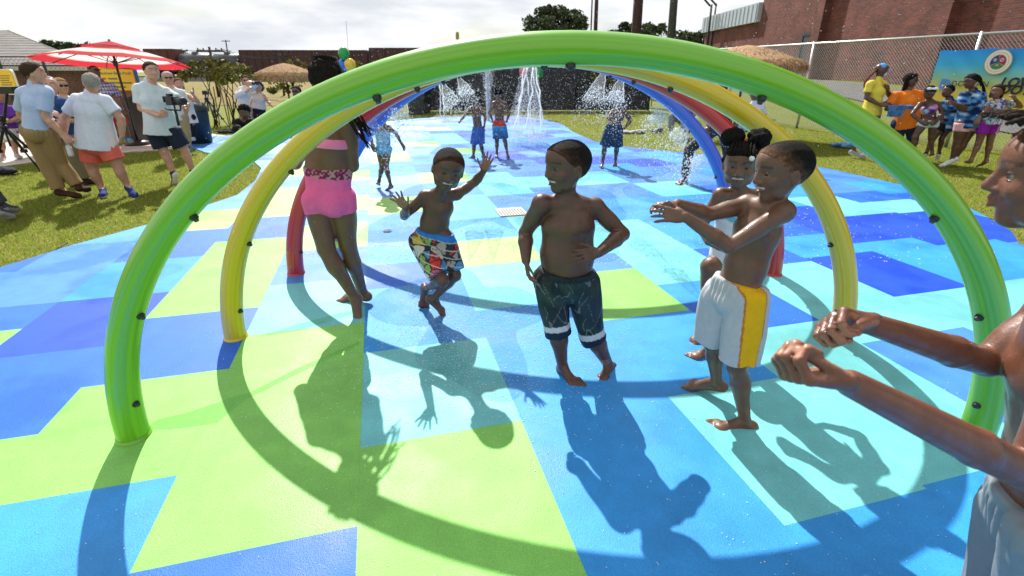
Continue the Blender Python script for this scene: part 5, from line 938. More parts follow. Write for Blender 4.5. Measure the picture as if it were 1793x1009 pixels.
# red and white umbrella
def umbrella(px_top, px_base, Y, R, drop):
    top = P(*px_top, Y); bs = np.array([top[0]+.02, Y, 0.01]); r = empty('patio_umbrella', bs, 'red and white striped patio umbrella open over the podium', 'umbrella'); TI = .10; rings = np.linspace(0, 1, 17)
    V = []; col = []; Fc = []; M3 = 48
    for j, t in enumerate(rings):
        for k in range(M3):
            a = 2*math.pi*k/M3; ph = (k % 6)/6; rad = R*t*(1-.045*math.sin(math.pi*ph)*t); z = top[2]-drop*t**1.25-.02*math.sin(math.pi*ph)*t-TI*rad*math.sin(a); V.append((top[0]+rad*math.cos(a), Y+rad*math.sin(a), z))
            col.append((.55, .035, .05) if (t < .20 or .36 < t < .56 or t > .80) else (.80, .76, .70))
    for j in range(16):
        for k in range(M3): Fc.append((j*M3+k, j*M3+(k+1) % M3, (j+1)*M3+(k+1) % M3, (j+1)*M3+k))
    mC = mat('umbrella_cloth', rough=.8, spec=.1, attr=True); t_ = mC.node_tree; bs_ = t_.nodes['Principled BSDF']; tr = t_.nodes.new('ShaderNodeBsdfTranslucent'); mxs = t_.nodes.new('ShaderNodeMixShader'); mxs.inputs[0].default_value = .45
    at = [n for n in t_.nodes if n.type == 'ATTRIBUTE'][0]; t_.links.new(at.outputs['Color'], tr.inputs['Color']); t_.links.new(bs_.outputs[0], mxs.inputs[1]); t_.links.new(tr.outputs[0], mxs.inputs[2]); t_.links.new(mxs.outputs[0], t_.nodes['Material Output'].inputs[0])
    mesh('canopy', np.array(V), Fc, mC, r, col=np.array(col)); cV = [(top[0]+.36*R*t*math.cos(2*math.pi*k/24), Y+.36*R*t*math.sin(2*math.pi*k/24), top[2]+.07-.14*t-TI*.36*R*t*math.sin(2*math.pi*k/24)) for t in (0, .5, 1) for k in range(24)]
    mesh('vent', np.array(cV), [(j*24+k, j*24+(k+1) % 24, (j+1)*24+(k+1) % 24, (j+1)*24+k) for j in range(2) for k in range(24)], mC, r, col=np.tile((.55, .035, .05), (72, 1)))
    MB().tube([(bs[0], Y, .0), (top[0], Y, top[2]+.1)], .024, 8).build('pole', M_BLACK, r, True); MB().lathe([(.001, .12), (.05, .12), (.24, .07), (.26, 0), (.001, 0)], bs, 20).build('base', M_BLACK, r, True)
    for k in range(8):
        a = 2*math.pi*k/8; e = np.array([top[0]+R*.98*math.cos(a), Y+R*.98*math.sin(a), top[2]-drop-.015-TI*R*.98*math.sin(a)]); rbp = [np.array([top[0], Y, top[2]-.03])*(1-t)+e*t+UPV*(drop*t-drop*t**1.25) for t in np.linspace(0, 1, 7)]; o = MB().tube(rbp, .010, 5).build('rib', M_BLACK, r)
        MB().tube([np.array([top[0], Y, top[2]-drop*1.05]), rbp[3]], .008, 5).build('strut', M_BLACK, o)
    MB().lathe([(.001, .06), (.045, .06), (.045, -.06), (.001, -.06)], (top[0], Y, top[2]-drop*1.05), 12).build('hub', M_BLACK, r)
umbrella((193, 78), (215, 240), 11.6, 1.42, .36)
def thatch(label, top, Y, R, drop, pole=True):
    tp = P(*top, Y); r = empty('thatched_umbrella', (tp[0], Y, 0), label, 'umbrella'); rg_ = np.random.default_rng(4); V = []; Fc = []; n = 0; M_TH = mat('straw', (.42, .26, .13), .95, noise=.45, nscale=14)
    Vc = [(tp[0]+R*.93*t*math.cos(2*math.pi*k/32), Y+R*.93*t*math.sin(2*math.pi*k/32), tp[2]-.03-drop*t**1.5) for t in np.linspace(0, 1, 7) for k in range(32)]
    mesh('canopy', np.array(Vc), [(j*32+k, j*32+(k+1) % 32, (j+1)*32+(k+1) % 32, (j+1)*32+k) for j in range(6) for k in range(32)], M_TH, r)
    for j in range(5200):
        t0 = rg_.uniform(0, .93) if j > 1500 else rg_.uniform(.85, .97); a = rg_.uniform(0, 6.283); t1 = min(1.02, t0+rg_.uniform(.10, .22)); da = rg_.normal(0, .03); w = rg_.uniform(.004, .010)
        def q(t, a_, dz): return np.array([tp[0]+R*t*math.cos(a_), Y+R*t*math.sin(a_), tp[2]-drop*t**1.5+dz])
        p0, p1 = q(t0, a, .01+rg_.uniform(0, .03)), q(t1, a+da, -.01 if j > 1500 else -rg_.uniform(.05, .24)); sdv = np.array([-math.sin(a), math.cos(a), 0])*w*(1+2*t0); V += [p0-sdv, p0+sdv, p1]; Fc.append((n, n+1, n+2)); n += 3
    tag(mesh('straw_fringe', np.array(V), Fc, M_TH, r, smooth=False), kind='stuff')
    MB().tube([(tp[0], Y, 0), (tp[0], Y, tp[2])], .03, 8).build('pole', M_WOOD, r, True)
thatch('round thatched straw umbrella on the far lawn left of the balloons', (497, 113), 17.8, 1.02, .34); thatch('thatched straw umbrella showing above the green arch by the chain-link fence', (1310, 82), 13.2, 1.42, .42)
# balloons
def balloon(label, px, Y, r, c, knot=True):
    p = P(*px, Y); o = empty('balloon', p, label, 'balloon'); m = mat('balloon_%d' % len(MATS), c, .18, spec=.6); pr = [(max(.001, r*math.sin(math.pi*i/14)*(1 if i > 7 else 1-.06*(7-i)/7)), -r*1.15*math.cos(math.pi*i/14)) for i in range(15)]
    MB().lathe(pr, p, 20).build('body', m, o, True); MB().lathe([(.012, -r*1.15-.03), (.004, -r*1.15), (.001, -r*1.15+.01)], p, 8).build('knot', m, o); MB().tube([p-UPV*r*1.15, p-UPV*(r*1.15+.35)+np.array([.03, 0, 0]), np.array([p[0], p[1], max(.05, p[2]-1.2)])], .003, 4).build('string', M_WHITE, o)
balloon('green balloon, topmost of the bunch above the girl with braids', (602, 94), 15.5, .155, (.01, .30, .05)); balloon('blue balloon at the left of the bunch under the green balloon', (601, 114), 15.6, .15, (.02, .15, .60)); balloon('yellow balloon at the right of the bunch under the green balloon', (613, 114), 15.4, .16, (.75, .46, .02))
balloon('pink balloon hanging behind the water plume under the green arch', (917, 126), 19.0, .17, (.65, .10, .12)); balloon('green balloon behind the water plume under the green arch', (943, 127), 19.0, .18, (.01, .28, .06))
# ------------------------------------------------------------------ tripods, bin, clothes
def tripod(label, top, feet, head=True, r=.016):
    t = np.array(top, float); o = empty('tripod', (t[0], t[1], 0), label, 'tripod')
    for f_ in feet:
        f_ = np.array(f_, float); md = lerp(t, f_, .52); lg = MB().tube([t, md], r, 8).build('leg', M_BLACK, o, True); MB().tube([md, f_], r*.65, 8).build('lower_leg', M_DKMETAL, lg, True); MB().sph(f_+UPV*.01, r*1.4, 8, 6).build('foot', M_BLACK, lg, True)
        MB().box(md, (r*1.5, r*1.5, r*1.2)).build('clamp', M_BLACK, lg)
    MB().tube([t-UPV*.30, t+UPV*.07], .015, 8).build('centre_column', M_BLACK, o, True); MB().lathe([(.001, .0), (.045, .0), (.05, -.03), (.03, -.08), (.001, -.08)], t+UPV*.02, 12).build('collar', M_BLACK, o, True)
    if head: MB().box(t+UPV*.11, (.05, .035, .035)).box(t+UPV*.155, (.035, .05, .012)).build('head', M_BLACK, o); MB().tube([t+UPV*.11, t+np.array([.12, -.28, .0])], .008, 6).build('pan_handle', M_BLACK, o)
    return o
tripod('black tripod without camera standing on the lawn by the saplings', P(361, 172, 12.2), [G(346, 233), G(389, 229), G(413, 238)])
tripod('large black tripod cut off by the left edge of the photo', P(6, 222, 7.9), [G(72, 300, 0), G(-8, 302, 0), G(78, 284, 0)], r=.022); MB0 = P(8, 160, 7.9)
c = P(10, 158, 7.85); v2 = empty('broadcast_camera', c, 'black video camera on the tripod at the left edge', 'camera'); MB().box(c, (.16, .07, .05)).build('body', M_BLACK, v2); MB().tube([c-UPV*.05, P(6, 222, 7.9)], .02, 8).build('mount', M_BLACK, v2)
bc = G(348, 236); bi = empty('litter_bin', bc, 'dark green litter bin on the lawn behind the woman in white', 'bin'); M_BIN = mat('dark_green_plastic', (.012, .022, .02), .5)
bc = P(341, 200, 11.9); bc[2] = 0; bi.location = Vector(bc); MB().lathe([(.001, .0), (.24, 0), (.28, .72), (.28, .74), (.001, .74)], bc, 20).build('body', M_BIN, bi, True); MB().lathe([(.295, .74), (.295, .80), (.2, .93), (.001, .97)], bc, 20).build('lid', M_BIN, bi, True)
def heap(name, label, px, cols, w, cat):
    c = G(*px, .0); F = Fld(); rg_ = np.random.default_rng(len(label))
    for k in range(7): F.ell(c+np.array([rg_.uniform(-w, w), rg_.uniform(-.14, .14), .03+rg_.uniform(0, .04)]), (rg_.uniform(.1, .2), rg_.uniform(.08, .14), rg_.uniform(.03, .06)), None, .03)
    V, Q = F.mesh(.014); V = V+norms(V, Q)*(wav(V, 30, 2)*.012)[:, None]; w_ = np.clip(.5+wav(V, 14, 3), 0, 1); V[:, 2] = np.maximum(V[:, 2], .004); tag(mesh(name, V, Q, M_CLOTH, None, col=mix(cols[0], cols[1], w_), org=c), label, cat)
heap('towel', 'blue patterned towel dropped on the grass by the chain-link fence', (1486, 258), ((.03, .10, .30), (.15, .35, .55)), .25, 'towel')
heap('clothes_pile', 'pale shoes and clothes left on the grass at the far pad edge', (1120, 233), ((.45, .42, .40), (.10, .11, .13)), .5, 'clothes')
heap('black_bag', 'black camera bag on the lawn beside the tripod', (398, 233), ((.012, .012, .014), (.03, .03, .03)), .10, 'bag')
heap('black_bag', 'black equipment bag on the lawn at the left edge under the tripod', (2, 305), ((.012, .012, .014), (.02, .02, .03)), .10, 'bag')
# ------------------------------------------------------------------ railway wagons, poles, trees
TY = 88
def wag(px): return P(px, 120, TY)[0]
M_BOX = mat('oxide_paint', (.055, .022, .022), .7, noise=.25, nscale=.6); M_TANK = mat('black_tank', (.05, .052, .055), .38, noise=.3, nscale=.8); M_RUST = mat('rust_paint', (.10, .032, .025), .75, noise=.3, nscale=.6)
def bogie(o, x):
    for d in (-.9, .9): MB().lathe([(.001, -.07), (.42, -.07), (.46, .0), (.001, .0)], (x+d, TY-1.5, .98), 16, (0, -1, 0)).build('wheel', M_DKMETAL, o, True)
def boxcar(x0, x1, label, zt, m):
    o = empty('boxcar', ((x0+x1)/2, TY, .5), label, 'rail wagon', 'railway wagons on the far line'); MB().bb(x0, x1, TY-1.5, TY+1.5, 1.5, zt).build('body', m, o); n = max(4, int((x1-x0)/1.1))
    for k in range(n+1): x = x0+(x1-x0)*k/n; MB().bb(x-.06, x+.06, TY-1.58, TY-1.5, 1.5, zt-.05).build('rib', m, o)
    MB().bb((x0+x1)/2-1.4, (x0+x1)/2+1.4, TY-1.64, TY-1.58, 1.6, zt-.35).build('door', m, o); MB().bb(x0+.3, x1-.3, TY-1.0, TY+1.0, 1.05, 1.5).build('underframe', M_DKMETAL, o)
    for x in (x0+1.8, x1-1.8): bogie(o, x)
def tanker(x0, x1, label):
    o = empty('tank_wagon', ((x0+x1)/2, TY, .5), label, 'rail wagon', 'railway wagons on the far line'); r = 1.45; L_2 = (x1-x0)/2-.4; pr = [(.001, -L_2-.5), (r*.6, -L_2-.38), (r*.9, -L_2-.15), (r, -L_2), (r, L_2), (r*.9, L_2+.15), (r*.6, L_2+.38), (.001, L_2+.5)]
    MB().lathe(pr, ((x0+x1)/2, TY, 2.75), 28, (1, 0, 0)).build('tank', M_TANK, o, True); MB().lathe([(.001, .5), (.5, .5), (.5, 0)], ((x0+x1)/2, TY, 4.0), 14).build('dome', M_TANK, o, True); MB().bb(x0, x1, TY-1.2, TY+1.2, 1.05, 1.3).build('underframe', M_DKMETAL, o); MB().tube([((x0+x1)/2-1.4, TY-1.4, 4.6), ((x0+x1)/2+1.4, TY-1.4, 4.6)], .04, 5).build('handrail', M_DKMETAL, o)
    for x in (x0+1.8, x1-1.8): bogie(o, x)
boxcar(wag(270), wag(318), 'rust brown hopper wagon, leftmost on the far line', 4.9, M_RUST); tanker(wag(320), wag(375), 'black tank wagon behind the saplings, left of two'); tanker(wag(378), wag(428), 'black tank wagon beside the long dark boxcar'); boxcar(wag(432), wag(648), 'long dark maroon boxcar behind the thatched umbrella', 4.75, M_BOX); boxcar(wag(654), wag(742), 'dark maroon boxcar behind the balloons, farthest right', 5.1, M_BOX)
b = MB(); b.add([(-140, TY-3, .0), (20, TY-3, .0), (20, TY-1.8, .6), (-140, TY-1.8, .6), (20, TY+3, .6), (-140, TY+3, .6)], [(0, 1, 2, 3), (3, 2, 4, 5)]); tag(b.build('railway_bank', mat('ballast', (.16, .14, .11), .95, noise=.3, nscale=2)), kind='structure')
MB_r = MB().bb(-140, 20, TY-.85, TY-.72, .6, .75).bb(-140, 20, TY+.72, TY+.85, .6, .75); tag(MB_r.build('rail_track', M_RUST), 'pair of steel rails under the wagons', 'railway track')
def pole(label, px, py, Y, r, top=None, arms=1, mtl=None, base=None):
    p = P(px, py, Y); t = P(*top, Y) if top else p+UPV*8; o = empty('utility_pole', (p[0], Y, 0), label, 'utility pole'); MB().tube([(p[0], Y, float(ground_z(p[0], Y))-.1), (t[0], Y, t[2])], [r, r*.8], 10).build('pole', mtl or M_WOOD, o, True)
    for k in range(arms):
        z = t[2]-.25-k*.9; MB().box((t[0], Y, z), (.85, .05, .06)).build('crossarm', M_WOOD, o)
        for s_ in (-.75, -.4, .4, .75): MB().lathe([(.03, 0), (.05, .05), (.03, .12), (.001, .14)], (t[0]+s_, Y, z+.06), 8).build('insulator', M_DKMETAL, o)
    return t
t1 = pole('slim utility pole with crossarm above the saplings', 373, 120, 34, .09, (366, 82)); t2 = pole('utility pole with crossarm behind the thatched umbrella', 490, 120, 36, .08, (489, 93)); pole('far utility pole above the tank wagons', 400, 110, 110, .14, (395, 70)); pole('thin mast on the skyline above the balloons', 608, 95, 120, .07, (606, 37), arms=0, mtl=M_STEEL)
M_PW = mat('pole_wood', (.045, .022, .016), .85, noise=.3, nscale=6); M_PG = mat('pole_wood_green', (.05, .055, .045), .85, noise=.3, nscale=6)
pole('dark double pole rising out of frame, left of three above the arch', 1046, 30, 40, .16, (1047, -60), arms=0, mtl=M_PW); pole('thin pole beside the dark double pole above the arch', 1038, 30, 40, .06, (1039, -60), arms=0, mtl=M_PW); pole('thick brown wooden pole in the middle of three above the arch', 1119, 30, 30, .30, (1123, -80), arms=0, mtl=M_PW); pole('greenish wooden pole, right of three above the arch', 1182, 30, 34, .27, (1186, -80), arms=0, mtl=M_PG)
lp = pole('twin floodlight pole at the corner of the brick building', 1243, 60, 42, .10, (1246, 8), arms=0, mtl=M_DKMETAL); pole('second slim pole at the corner of the brick building', 1249, 60, 42.3, .08, (1254, 6), arms=0, mtl=M_DKMETAL)
c = MB(); 
for o_ in (0, .5): c.tube([lp+np.array([o_-.1, 0, -.1]), lp+np.array([-.6+o_, 0, .35]), lp+np.array([-1.4, 0, .9+o_*.3])], .07, 6)
tag(c.build('cable_bracket', M_DKMETAL), 'cables and bracket running from the pole top by the brick building', 'cable')
for k, (dx, dz) in enumerate(((-.75, 0), (.4, -.02), (.75, .05))):
    a_, b_ = t1+np.array([dx, 0, -.12]), t2+np.array([dx, 0, -.12]); tag(MB().tube([lerp(a_, b_, t)-UPV*.35*math.sin(math.pi*t) for t in np.linspace(0, 1, 12)], .014, 4).build('power_line', M_BLACK), ['lowest sagging power line between the two utility poles on the left', 'middle power line between the two utility poles on the left', 'far power line between the two utility poles on the left'][k], 'power line', 'power lines between the poles')
def tree(label, px, py_top, py_base, Y, spread, col, n=2600, leaf=.3, seed=1, trunk=True, group=None, clumps=26):
    rg_ = np.random.default_rng(seed); tp, bs = P(px, py_top, Y), P(px, py_base, Y); h = tp[2]-bs[2]; bs0 = np.array([tp[0], Y, float(ground_z(tp[0], Y))]); o = empty('tree', bs0, label, 'tree', group); m = mat('leaf_%s' % (str(col),), col, .7, spec=.3, attr=True)
    cs = []
    for k in range(clumps): a, z, rr_ = rg_.uniform(0, 6.28), rg_.uniform(.08, .86), rg_.uniform(.2, .85)**.7; w = math.sin(math.pi*min(1, z*.85+.18))**.6; cs.append((np.array([tp[0]+spread*rr_*w*math.cos(a), Y+spread*rr_*w*math.sin(a), bs[2]+h*z]), rg_.uniform(.20, .42)*min(spread, h*.8), rg_.uniform(.55, 1.35)))
    N4 = n//clumps; V = []; Fc = []; Cc = []; i0 = 0
    for c_, r_, k_ in cs:
        d = rg_.normal(size=(N4, 3)); d = unit_rows(d)*(rg_.uniform(.25, 1, (N4, 1))**.5)*r_*np.array([1, 1, .75]); pp = c_+d; u_ = unit_rows(rg_.normal(size=(N4, 3))); w_ = unit_rows(np.cross(u_, rg_.normal(size=(N4, 3)))); s_ = leaf*rg_.uniform(.5, 1.2, (N4, 1))
        V.append(np.stack([pp-u_*s_, pp-w_*s_*.5, pp+u_*s_, pp+w_*s_*.5], 1).reshape(-1, 3)); Cc.append(np.repeat(np.array(col)*k_*rg_.uniform(.7, 1.3, (N4, 1)), 4, 0)); Fc.append(i0+np.arange(N4*4).reshape(-1, 4)); i0 += N4*4
    mesh('crown', np.concatenate(V), np.concatenate(Fc), m, o, col=np.concatenate(Cc), smooth=False); b = MB()
    if trunk:
        top = np.array([tp[0], Y, bs[2]+h*.6]); b.tube([bs0-UPV*.1, lerp(bs0, top, .5)+np.array([.03*h, 0, 0]), top], [max(.08, h*.035), max(.06, h*.025), max(.02, h*.008)], 8)
        for c_, r_, k_ in cs[:9]: s0 = lerp(bs0, top, rg_.uniform(.5, .95)); b.tube([s0, lerp(s0, c_, .55)+UPV*.05*h, c_], [max(.03, h*.012), max(.02, h*.008), .01], 5)
        b.build('trunk', M_PW, o, True)
    return o
tree('big broad tree on the skyline above the top of the green arch', 973, 12, 62, 70, 4.3, (.055, .08, .032), n=9000, leaf=.26, seed=2, clumps=60)
tree('green treetops left of the poles above the arch', 1105, 42, 75, 75, 3.6, (.05, .075, .018), n=2600, leaf=.35, seed=3); tree('light green tree behind the wooden poles', 1160, 40, 85, 85, 4.6, (.06, .085, .02), n=2600, leaf=.38, seed=4); tree('small tree beside the corner of the brick building', 1215, 56, 90, 80, 2.6, (.06, .08, .02), n=1500, leaf=.35, seed=5)
for k, (px, pt, sp, sd_) in enumerate(((92, 72, 3.5, 6), (125, 76, 4.2, 7), (153, 76, 3.0, 8))): tree(['tree above the shingle roof, leftmost of three treetops', 'tree above the shingle roof, middle of three treetops', 'tree just left of the striped umbrella top'][k], px, pt, 108, 80, sp, (.05, .08, .018), n=1700, leaf=.36, seed=sd_)
for k, (px, pt, sp, sd_) in enumerate(((300, 86, 4.5, 9), (330, 96, 4.0, 10), (395, 98, 5.5, 11))): tree(['bright green tree right of the striped umbrella', 'low green tree behind the rust brown wagon', 'dark round tree behind the tank wagons'][k], px, pt, 125, 105, sp, ((.07, .11, .02), (.07, .11, .02), (.03, .05, .015))[k], n=1700, leaf=.42, seed=sd_)
for k, (px, pt, pb, Y, sp) in enumerate(((350, 100, 190, 15.5, .75), (385, 98, 190, 16.5, .9), (408, 112, 192, 16, .7))):
    t = tree(['slender sapling with sparse yellowish leaves behind the tripod, left', 'slender sapling with sparse yellowish leaves behind the tripod, middle', 'slender sapling with sparse yellowish leaves, nearest the photographer'][k], px, pt, pb-45, Y, sp, (.16, .15, .022), n=520, leaf=.075, seed=20+k, trunk=False, clumps=16, group='young trees by the tripod')
    q = np.array(t.location); b = MB(); r3 = random.Random(k)
    for j in range(4): b.tube([q+np.array([r3.uniform(-.1, .1), 0, -.05]), q+np.array([r3.uniform(-.3, .3), r3.uniform(-.2, .2), .8]), q+np.array([r3.uniform(-.5, .5), r3.uniform(-.3, .3), 1.75])], [.022, .016, .006], 6)
    b.build('trunk', M_PW, t, True)
    for s_ in (-.45, .45): MB().tube([q+np.array([s_, 0, 0]), q+np.array([s_*.9, 0, 1.15])], .016, 6).build('stake', mat('stake_wood', (.22, .13, .07), .9), t)
for k, (px, pt, Y, sp) in enumerate(((505, 104, 24, 1.2), (640, 104, 26, 1.3), (1062, 106, 22, 1.1))): tree(['sapling with yellow-green leaves behind the thatched umbrella', 'thin yellow-green sapling behind the balloons', 'yellow-leaved sapling beside the dark enclosure'][k], px, pt, 155, Y, sp, (.17, .15, .022), n=520, leaf=.10, seed=30+k, clumps=16)
tk = P(1107, 160, 26); o = empty('tree', (tk[0], 26, 0), 'tall tree trunk standing on the far lawn right of the enclosure', 'tree'); MB().tube([(tk[0], 26, -.1), (tk[0]+.05, 26, 1.5), (tk[0]+.12, 26, 3.2)], [.36, .28, .22], 10).build('trunk', M_PW, o, True)
q = tree('shrubby far tree line tuft', 470, 140, 165, 30, 1.5, (.13, .14, .03), n=500, leaf=.12, seed=40, trunk=False, clumps=14); q['label'] = 'pale green shrub growing behind the thatched umbrella'; q['category'] = 'shrub'; q.name = 'shrub'
c = P(801, 64, 15); tag(MB().box(c, (.045, .03, .075)).box(c+np.array([0, 0, .09]), (.035, .025, .02)).tube([c-UPV*.08, c-UPV*.5], .012, 6).build('marker_lamp', mat('yellow_black', (.35, .27, .01), .5, noise=.9, nscale=40)), 'small yellow and black box showing above the crest of the green arch', 'marker')
# ------------------------------------------------------------------ water
def water_mat(name, tr, rough=.05):
    m = bpy.data.materials.new(name); m.use_nodes = True; t = m.node_tree; t.nodes.clear(); L = t.links.new; o = t.nodes.new('ShaderNodeOutputMaterial'); g = t.nodes.new('ShaderNodeBsdfGlossy'); g.inputs['Roughness'].default_value = rough; tp = t.nodes.new('ShaderNodeBsdfTransparent'); tp.inputs[0].default_value = (.96, .98, 1, 1)
    tl = t.nodes.new('ShaderNodeBsdfTranslucent'); tl.inputs[0].default_value = (.9, .93, .95, 1); m1 = t.nodes.new('ShaderNodeMixShader'); m1.inputs[0].default_value = .65; L(g.outputs[0], m1.inputs[1]); L(tl.outputs[0], m1.inputs[2]); m2 = t.nodes.new('ShaderNodeMixShader'); m2.inputs[0].default_value = tr; L(tp.outputs[0], m2.inputs[2]); L(m1.outputs[0], m2.inputs[1]); L(m2.outputs[0], o.inputs[0]); return m
M_FILM = water_mat('wet_film', .93, .03); M_FILM.node_tree.nodes['Transparent BSDF'].inputs[0].default_value = (.84, .94, .82, 1); M_SHEET = water_mat('water_film', .90, .1); M_DROP = water_mat('water_drop', .30, .08); M_RIM = water_mat('water_rim', .80, .06)
IV = np.array([(1, 0, 0), (-.5, .87, 0), (-.5, -.87, 0), (0, 0, 1), (0, 0, -1.0)]); IF = np.array([(0, 1, 3), (1, 2, 3), (2, 0, 3), (1, 0, 4), (2, 1, 4), (0, 2, 4)])
def drops(pts, rad, name, parent=None, label=None, cat=None, stretch=None):
    n = len(pts); rad = np.asarray(rad).reshape(-1, 1, 1)*np.ones((n, 1, 1)); sv = np.array([1, 1, 1.0]) if stretch is None else np.array(stretch)
    V = (np.asarray(pts)[:, None]+IV[None]*rad*sv).reshape(-1, 3); Fc = (IF[None]+np.arange(n)[:, None, None]*len(IV)).reshape(-1, 3)
    o = mesh(name, V, Fc, M_DROP, parent); tag(o, label, cat, kind='stuff'); return o
def fan(label, apex, e0, e1, Y, dY=-.3, seed=1, L=1.0):
    a = P(*apex, Y); p0, p1 = P(*e0, Y+dY), P(*e1, Y+dY); rg_ = np.random.default_rng(seed); o = empty('water_fan', a, label, 'water spray'); n, m = 20, 12; V = []; r = .0
    for i in range(n+1):
        t = i/n
        for j in range(m+1):
            s_ = j/m; e = lerp(p0, p1, s_); q = lerp(a, e, t); q = q+UPV*(.18*t*(1-t)*np.linalg.norm(e-a)*.6)+np.array([0, .03*math.sin(s_*math.pi)*t+.008*math.sin(i*2.1+j)*t, .012*math.sin(i*1.9+j*.7)*t]); V.append(q)
    V = np.array(V); Fc = [(i*(m+1)+j, i*(m+1)+j+1, (i+1)*(m+1)+j+1, (i+1)*(m+1)+j) for i in range(n) for j in range(m) if i < n-2 or rg_.random() < .5]
    mesh('film', V, Fc, M_SHEET, o)
    W = V.reshape(n+1, m+1, 3); b = MB(); mm = n-1                     # thick wavering rims and torn cords of water
    for j in (0, m): b.tube([W[i, j]+rg_.normal(0, .006, 3)*(i/n) for i in range(mm)], [.003+.005*(i/n)*abs(rg_.normal(1, .5)) for i in range(mm)], 5)
    for i in (12, 15, 17, 18): b.tube([W[i, j]+rg_.normal(0, .018, 3) for j in range(m+1)], [.0015+.004*abs(rg_.normal(.6, .5)) for j in range(m+1)], 5)
    b.build('rim', M_RIM, o, True)
    k = 520; s_ = rg_.uniform(-.08, 1.08, k); t = rg_.uniform(.55, 1.45, k); pts = a+(p0+(p1-p0)*s_[:, None]-a)*t[:, None]+rg_.normal(0, .035, (k, 3)); pts[:, 2] -= np.maximum(0, t-1)**2*.6; drops(pts[pts[:, 2] > .02], rg_.uniform(.002, .007, (pts[:, 2] > .02).sum()), 'spray_drops', o)
fan('fan of water from the nozzle over the child in long navy shorts', (1062, 117), (1018, 178), (1056, 178), 5.3, .6, 1); fan('fan of water just right of the red arch crown', (1091, 128), (1060, 180), (1092, 184), 4.75, .5, 2); fan('small fan of water from the blue arch beside the seated legs', (1172, 175), (1130, 212), (1160, 220), 4.75, -.2, 3)
fan('broad fan of water hitting the black leggings', (1227, 200), (1166, 240), (1192, 266), 4.75, -.1, 4); fan('lowest fan of water on the right leg of the blue arch', (1243, 265), (1206, 283), (1218, 300), 4.75, -.1, 5); fan('fan of water from the blue arch left of the dark cabinet', (684, 184), (688, 212), (716, 208), 4.75, -.2, 6); fan('fan of water on the girl in the pale blue swimsuit', (638, 206), (664, 256), (690, 238), 4.75, -.2, 7)
fan('fan of water left of the white jet, nearer the dark cabinet', (767, 138), (780, 200), (806, 178), 5.6, .6, 8); fan('fan of water beside the child in blue shorts', (800, 132), (806, 172), (832, 166), 5.6, .8, 9)
rg = np.random.default_rng(3); c = G(855, 212); gj = empty('water_jet', c, 'tall thin white jet shooting from the pad beside the turquoise shorts', 'water spray')
hh = 1.75; b = MB(); z = np.linspace(0, hh, 30)
for k in range(7): b.tube([c+np.array([rg.normal(0, .03), rg.normal(0, .03), zz]) for zz in z], [.012+.014*rg.random() for _ in z], 5)
b.build('column', M_DROP, gj, True); k = 2600; zz = rg.uniform(0, hh*1.12, k); drops(c+np.stack([rg.normal(0, .03+.09*(zz/hh)**2), rg.normal(0, .04+.09*(zz/hh)**2), zz], 1), rg.uniform(.004, .013, k), 'spray_drops', gj)
c = P(928, 122, 12.0); c[2] = 0; tpz = P(928, 118, 12.0)[2]; pl = empty('water_plume', c, 'wide foaming plume of falling water under the crown of the green arch', 'water spray'); k = 8000; t = rg.uniform(0, 1, k)**.8; zz = tpz+.15-t*(tpz+.1); w = .16+.36*t
th_ = rg.uniform(0, 6.28, k); drops(c+np.stack([np.cos(th_)*w*rg.uniform(.4, 1, k)-t*.1, np.sin(th_)*w, np.maximum(.02, zz)], 1), rg.uniform(.003, .0095, k)*(.6+t*.6), 'spray_drops', pl); b = MB()
for k in range(6): a = k/6*6.28; b.tube([c+np.array([math.cos(a+i*.1)*(.12+.3*i/9)+rg.normal(0, .02), math.sin(a+i*.1)*(.12+.3*i/9), tpz*(1-i/9)+.05]) for i in range(9)], [.008+.014*rg.random() for _ in range(9)], 5)
b.build('cord', M_DROP, pl, True)
for lab, px in (('thin twin jet on the far pad left of the dark cabinet', (712, 205)), ('thin jet on the far pad by the cabinet corner', (775, 208))):
    c = G(*px); o = empty('water_jet', c, lab, 'water spray'); b = MB()
    for d in (-.06, .06): b.tube([c+np.array([d+rg.normal(0, .015), 0, zz]) for zz in np.linspace(0, 1.15, 14)], [.008+.01*rg.random() for _ in range(14)], 5)
    b.build('column', M_DROP, o, True); k = 220; drops(c+np.stack([rg.normal(0, .09, k), rg.normal(0, .08, k), rg.uniform(0, 1.3, k)], 1), rg.uniform(.004, .012, k), 'spray_drops', o)
# flying droplets through the whole spray zone, white beads painted as sun glints, and ripples of water on the pad
k = 11000; pts = np.stack([rg.normal(.3, 1.5, k), rg.uniform(4.5, 11, k), np.abs(rg.normal(.9, .7, k))+.03], 1); k2 = 1500; p2 = np.stack([rg.normal(3.2, 1.6, k2), rg.uniform(4, 9, k2), rg.uniform(1.2, 3.6, k2)], 1); k3 = 900; p3 = np.stack([rg.normal(-.3, .7, k3), rg.uniform(2.2, 4, k3), np.abs(rg.normal(0, .45, k3))+.03], 1)
drops(np.concatenate([pts, p2]), np.concatenate([rg.uniform(.001, .0048, k), rg.uniform(.0012, .0042, k2)]), 'flying_water_drops'); drops(p3, rg.uniform(.0008, .0026, k3), 'near_water_drops')
for kids_, lst in ((0, [(840, 200, 9.6), (874, 200, 9.8), (1080, 205, 8.7), (672, 245, 6.8), (1205, 275, 7.3)]),):
    al = []
    for (px, py, Y) in lst: cc_ = P(px, py, Y-.2); al.append(cc_+rg.normal(0, 1, (520, 3))*np.array([.22, .1, .42]))
    al = np.concatenate(al); al = al[al[:, 2] > .03]; drops(al, rg.uniform(.002, .007, len(al)), 'splash_drops')
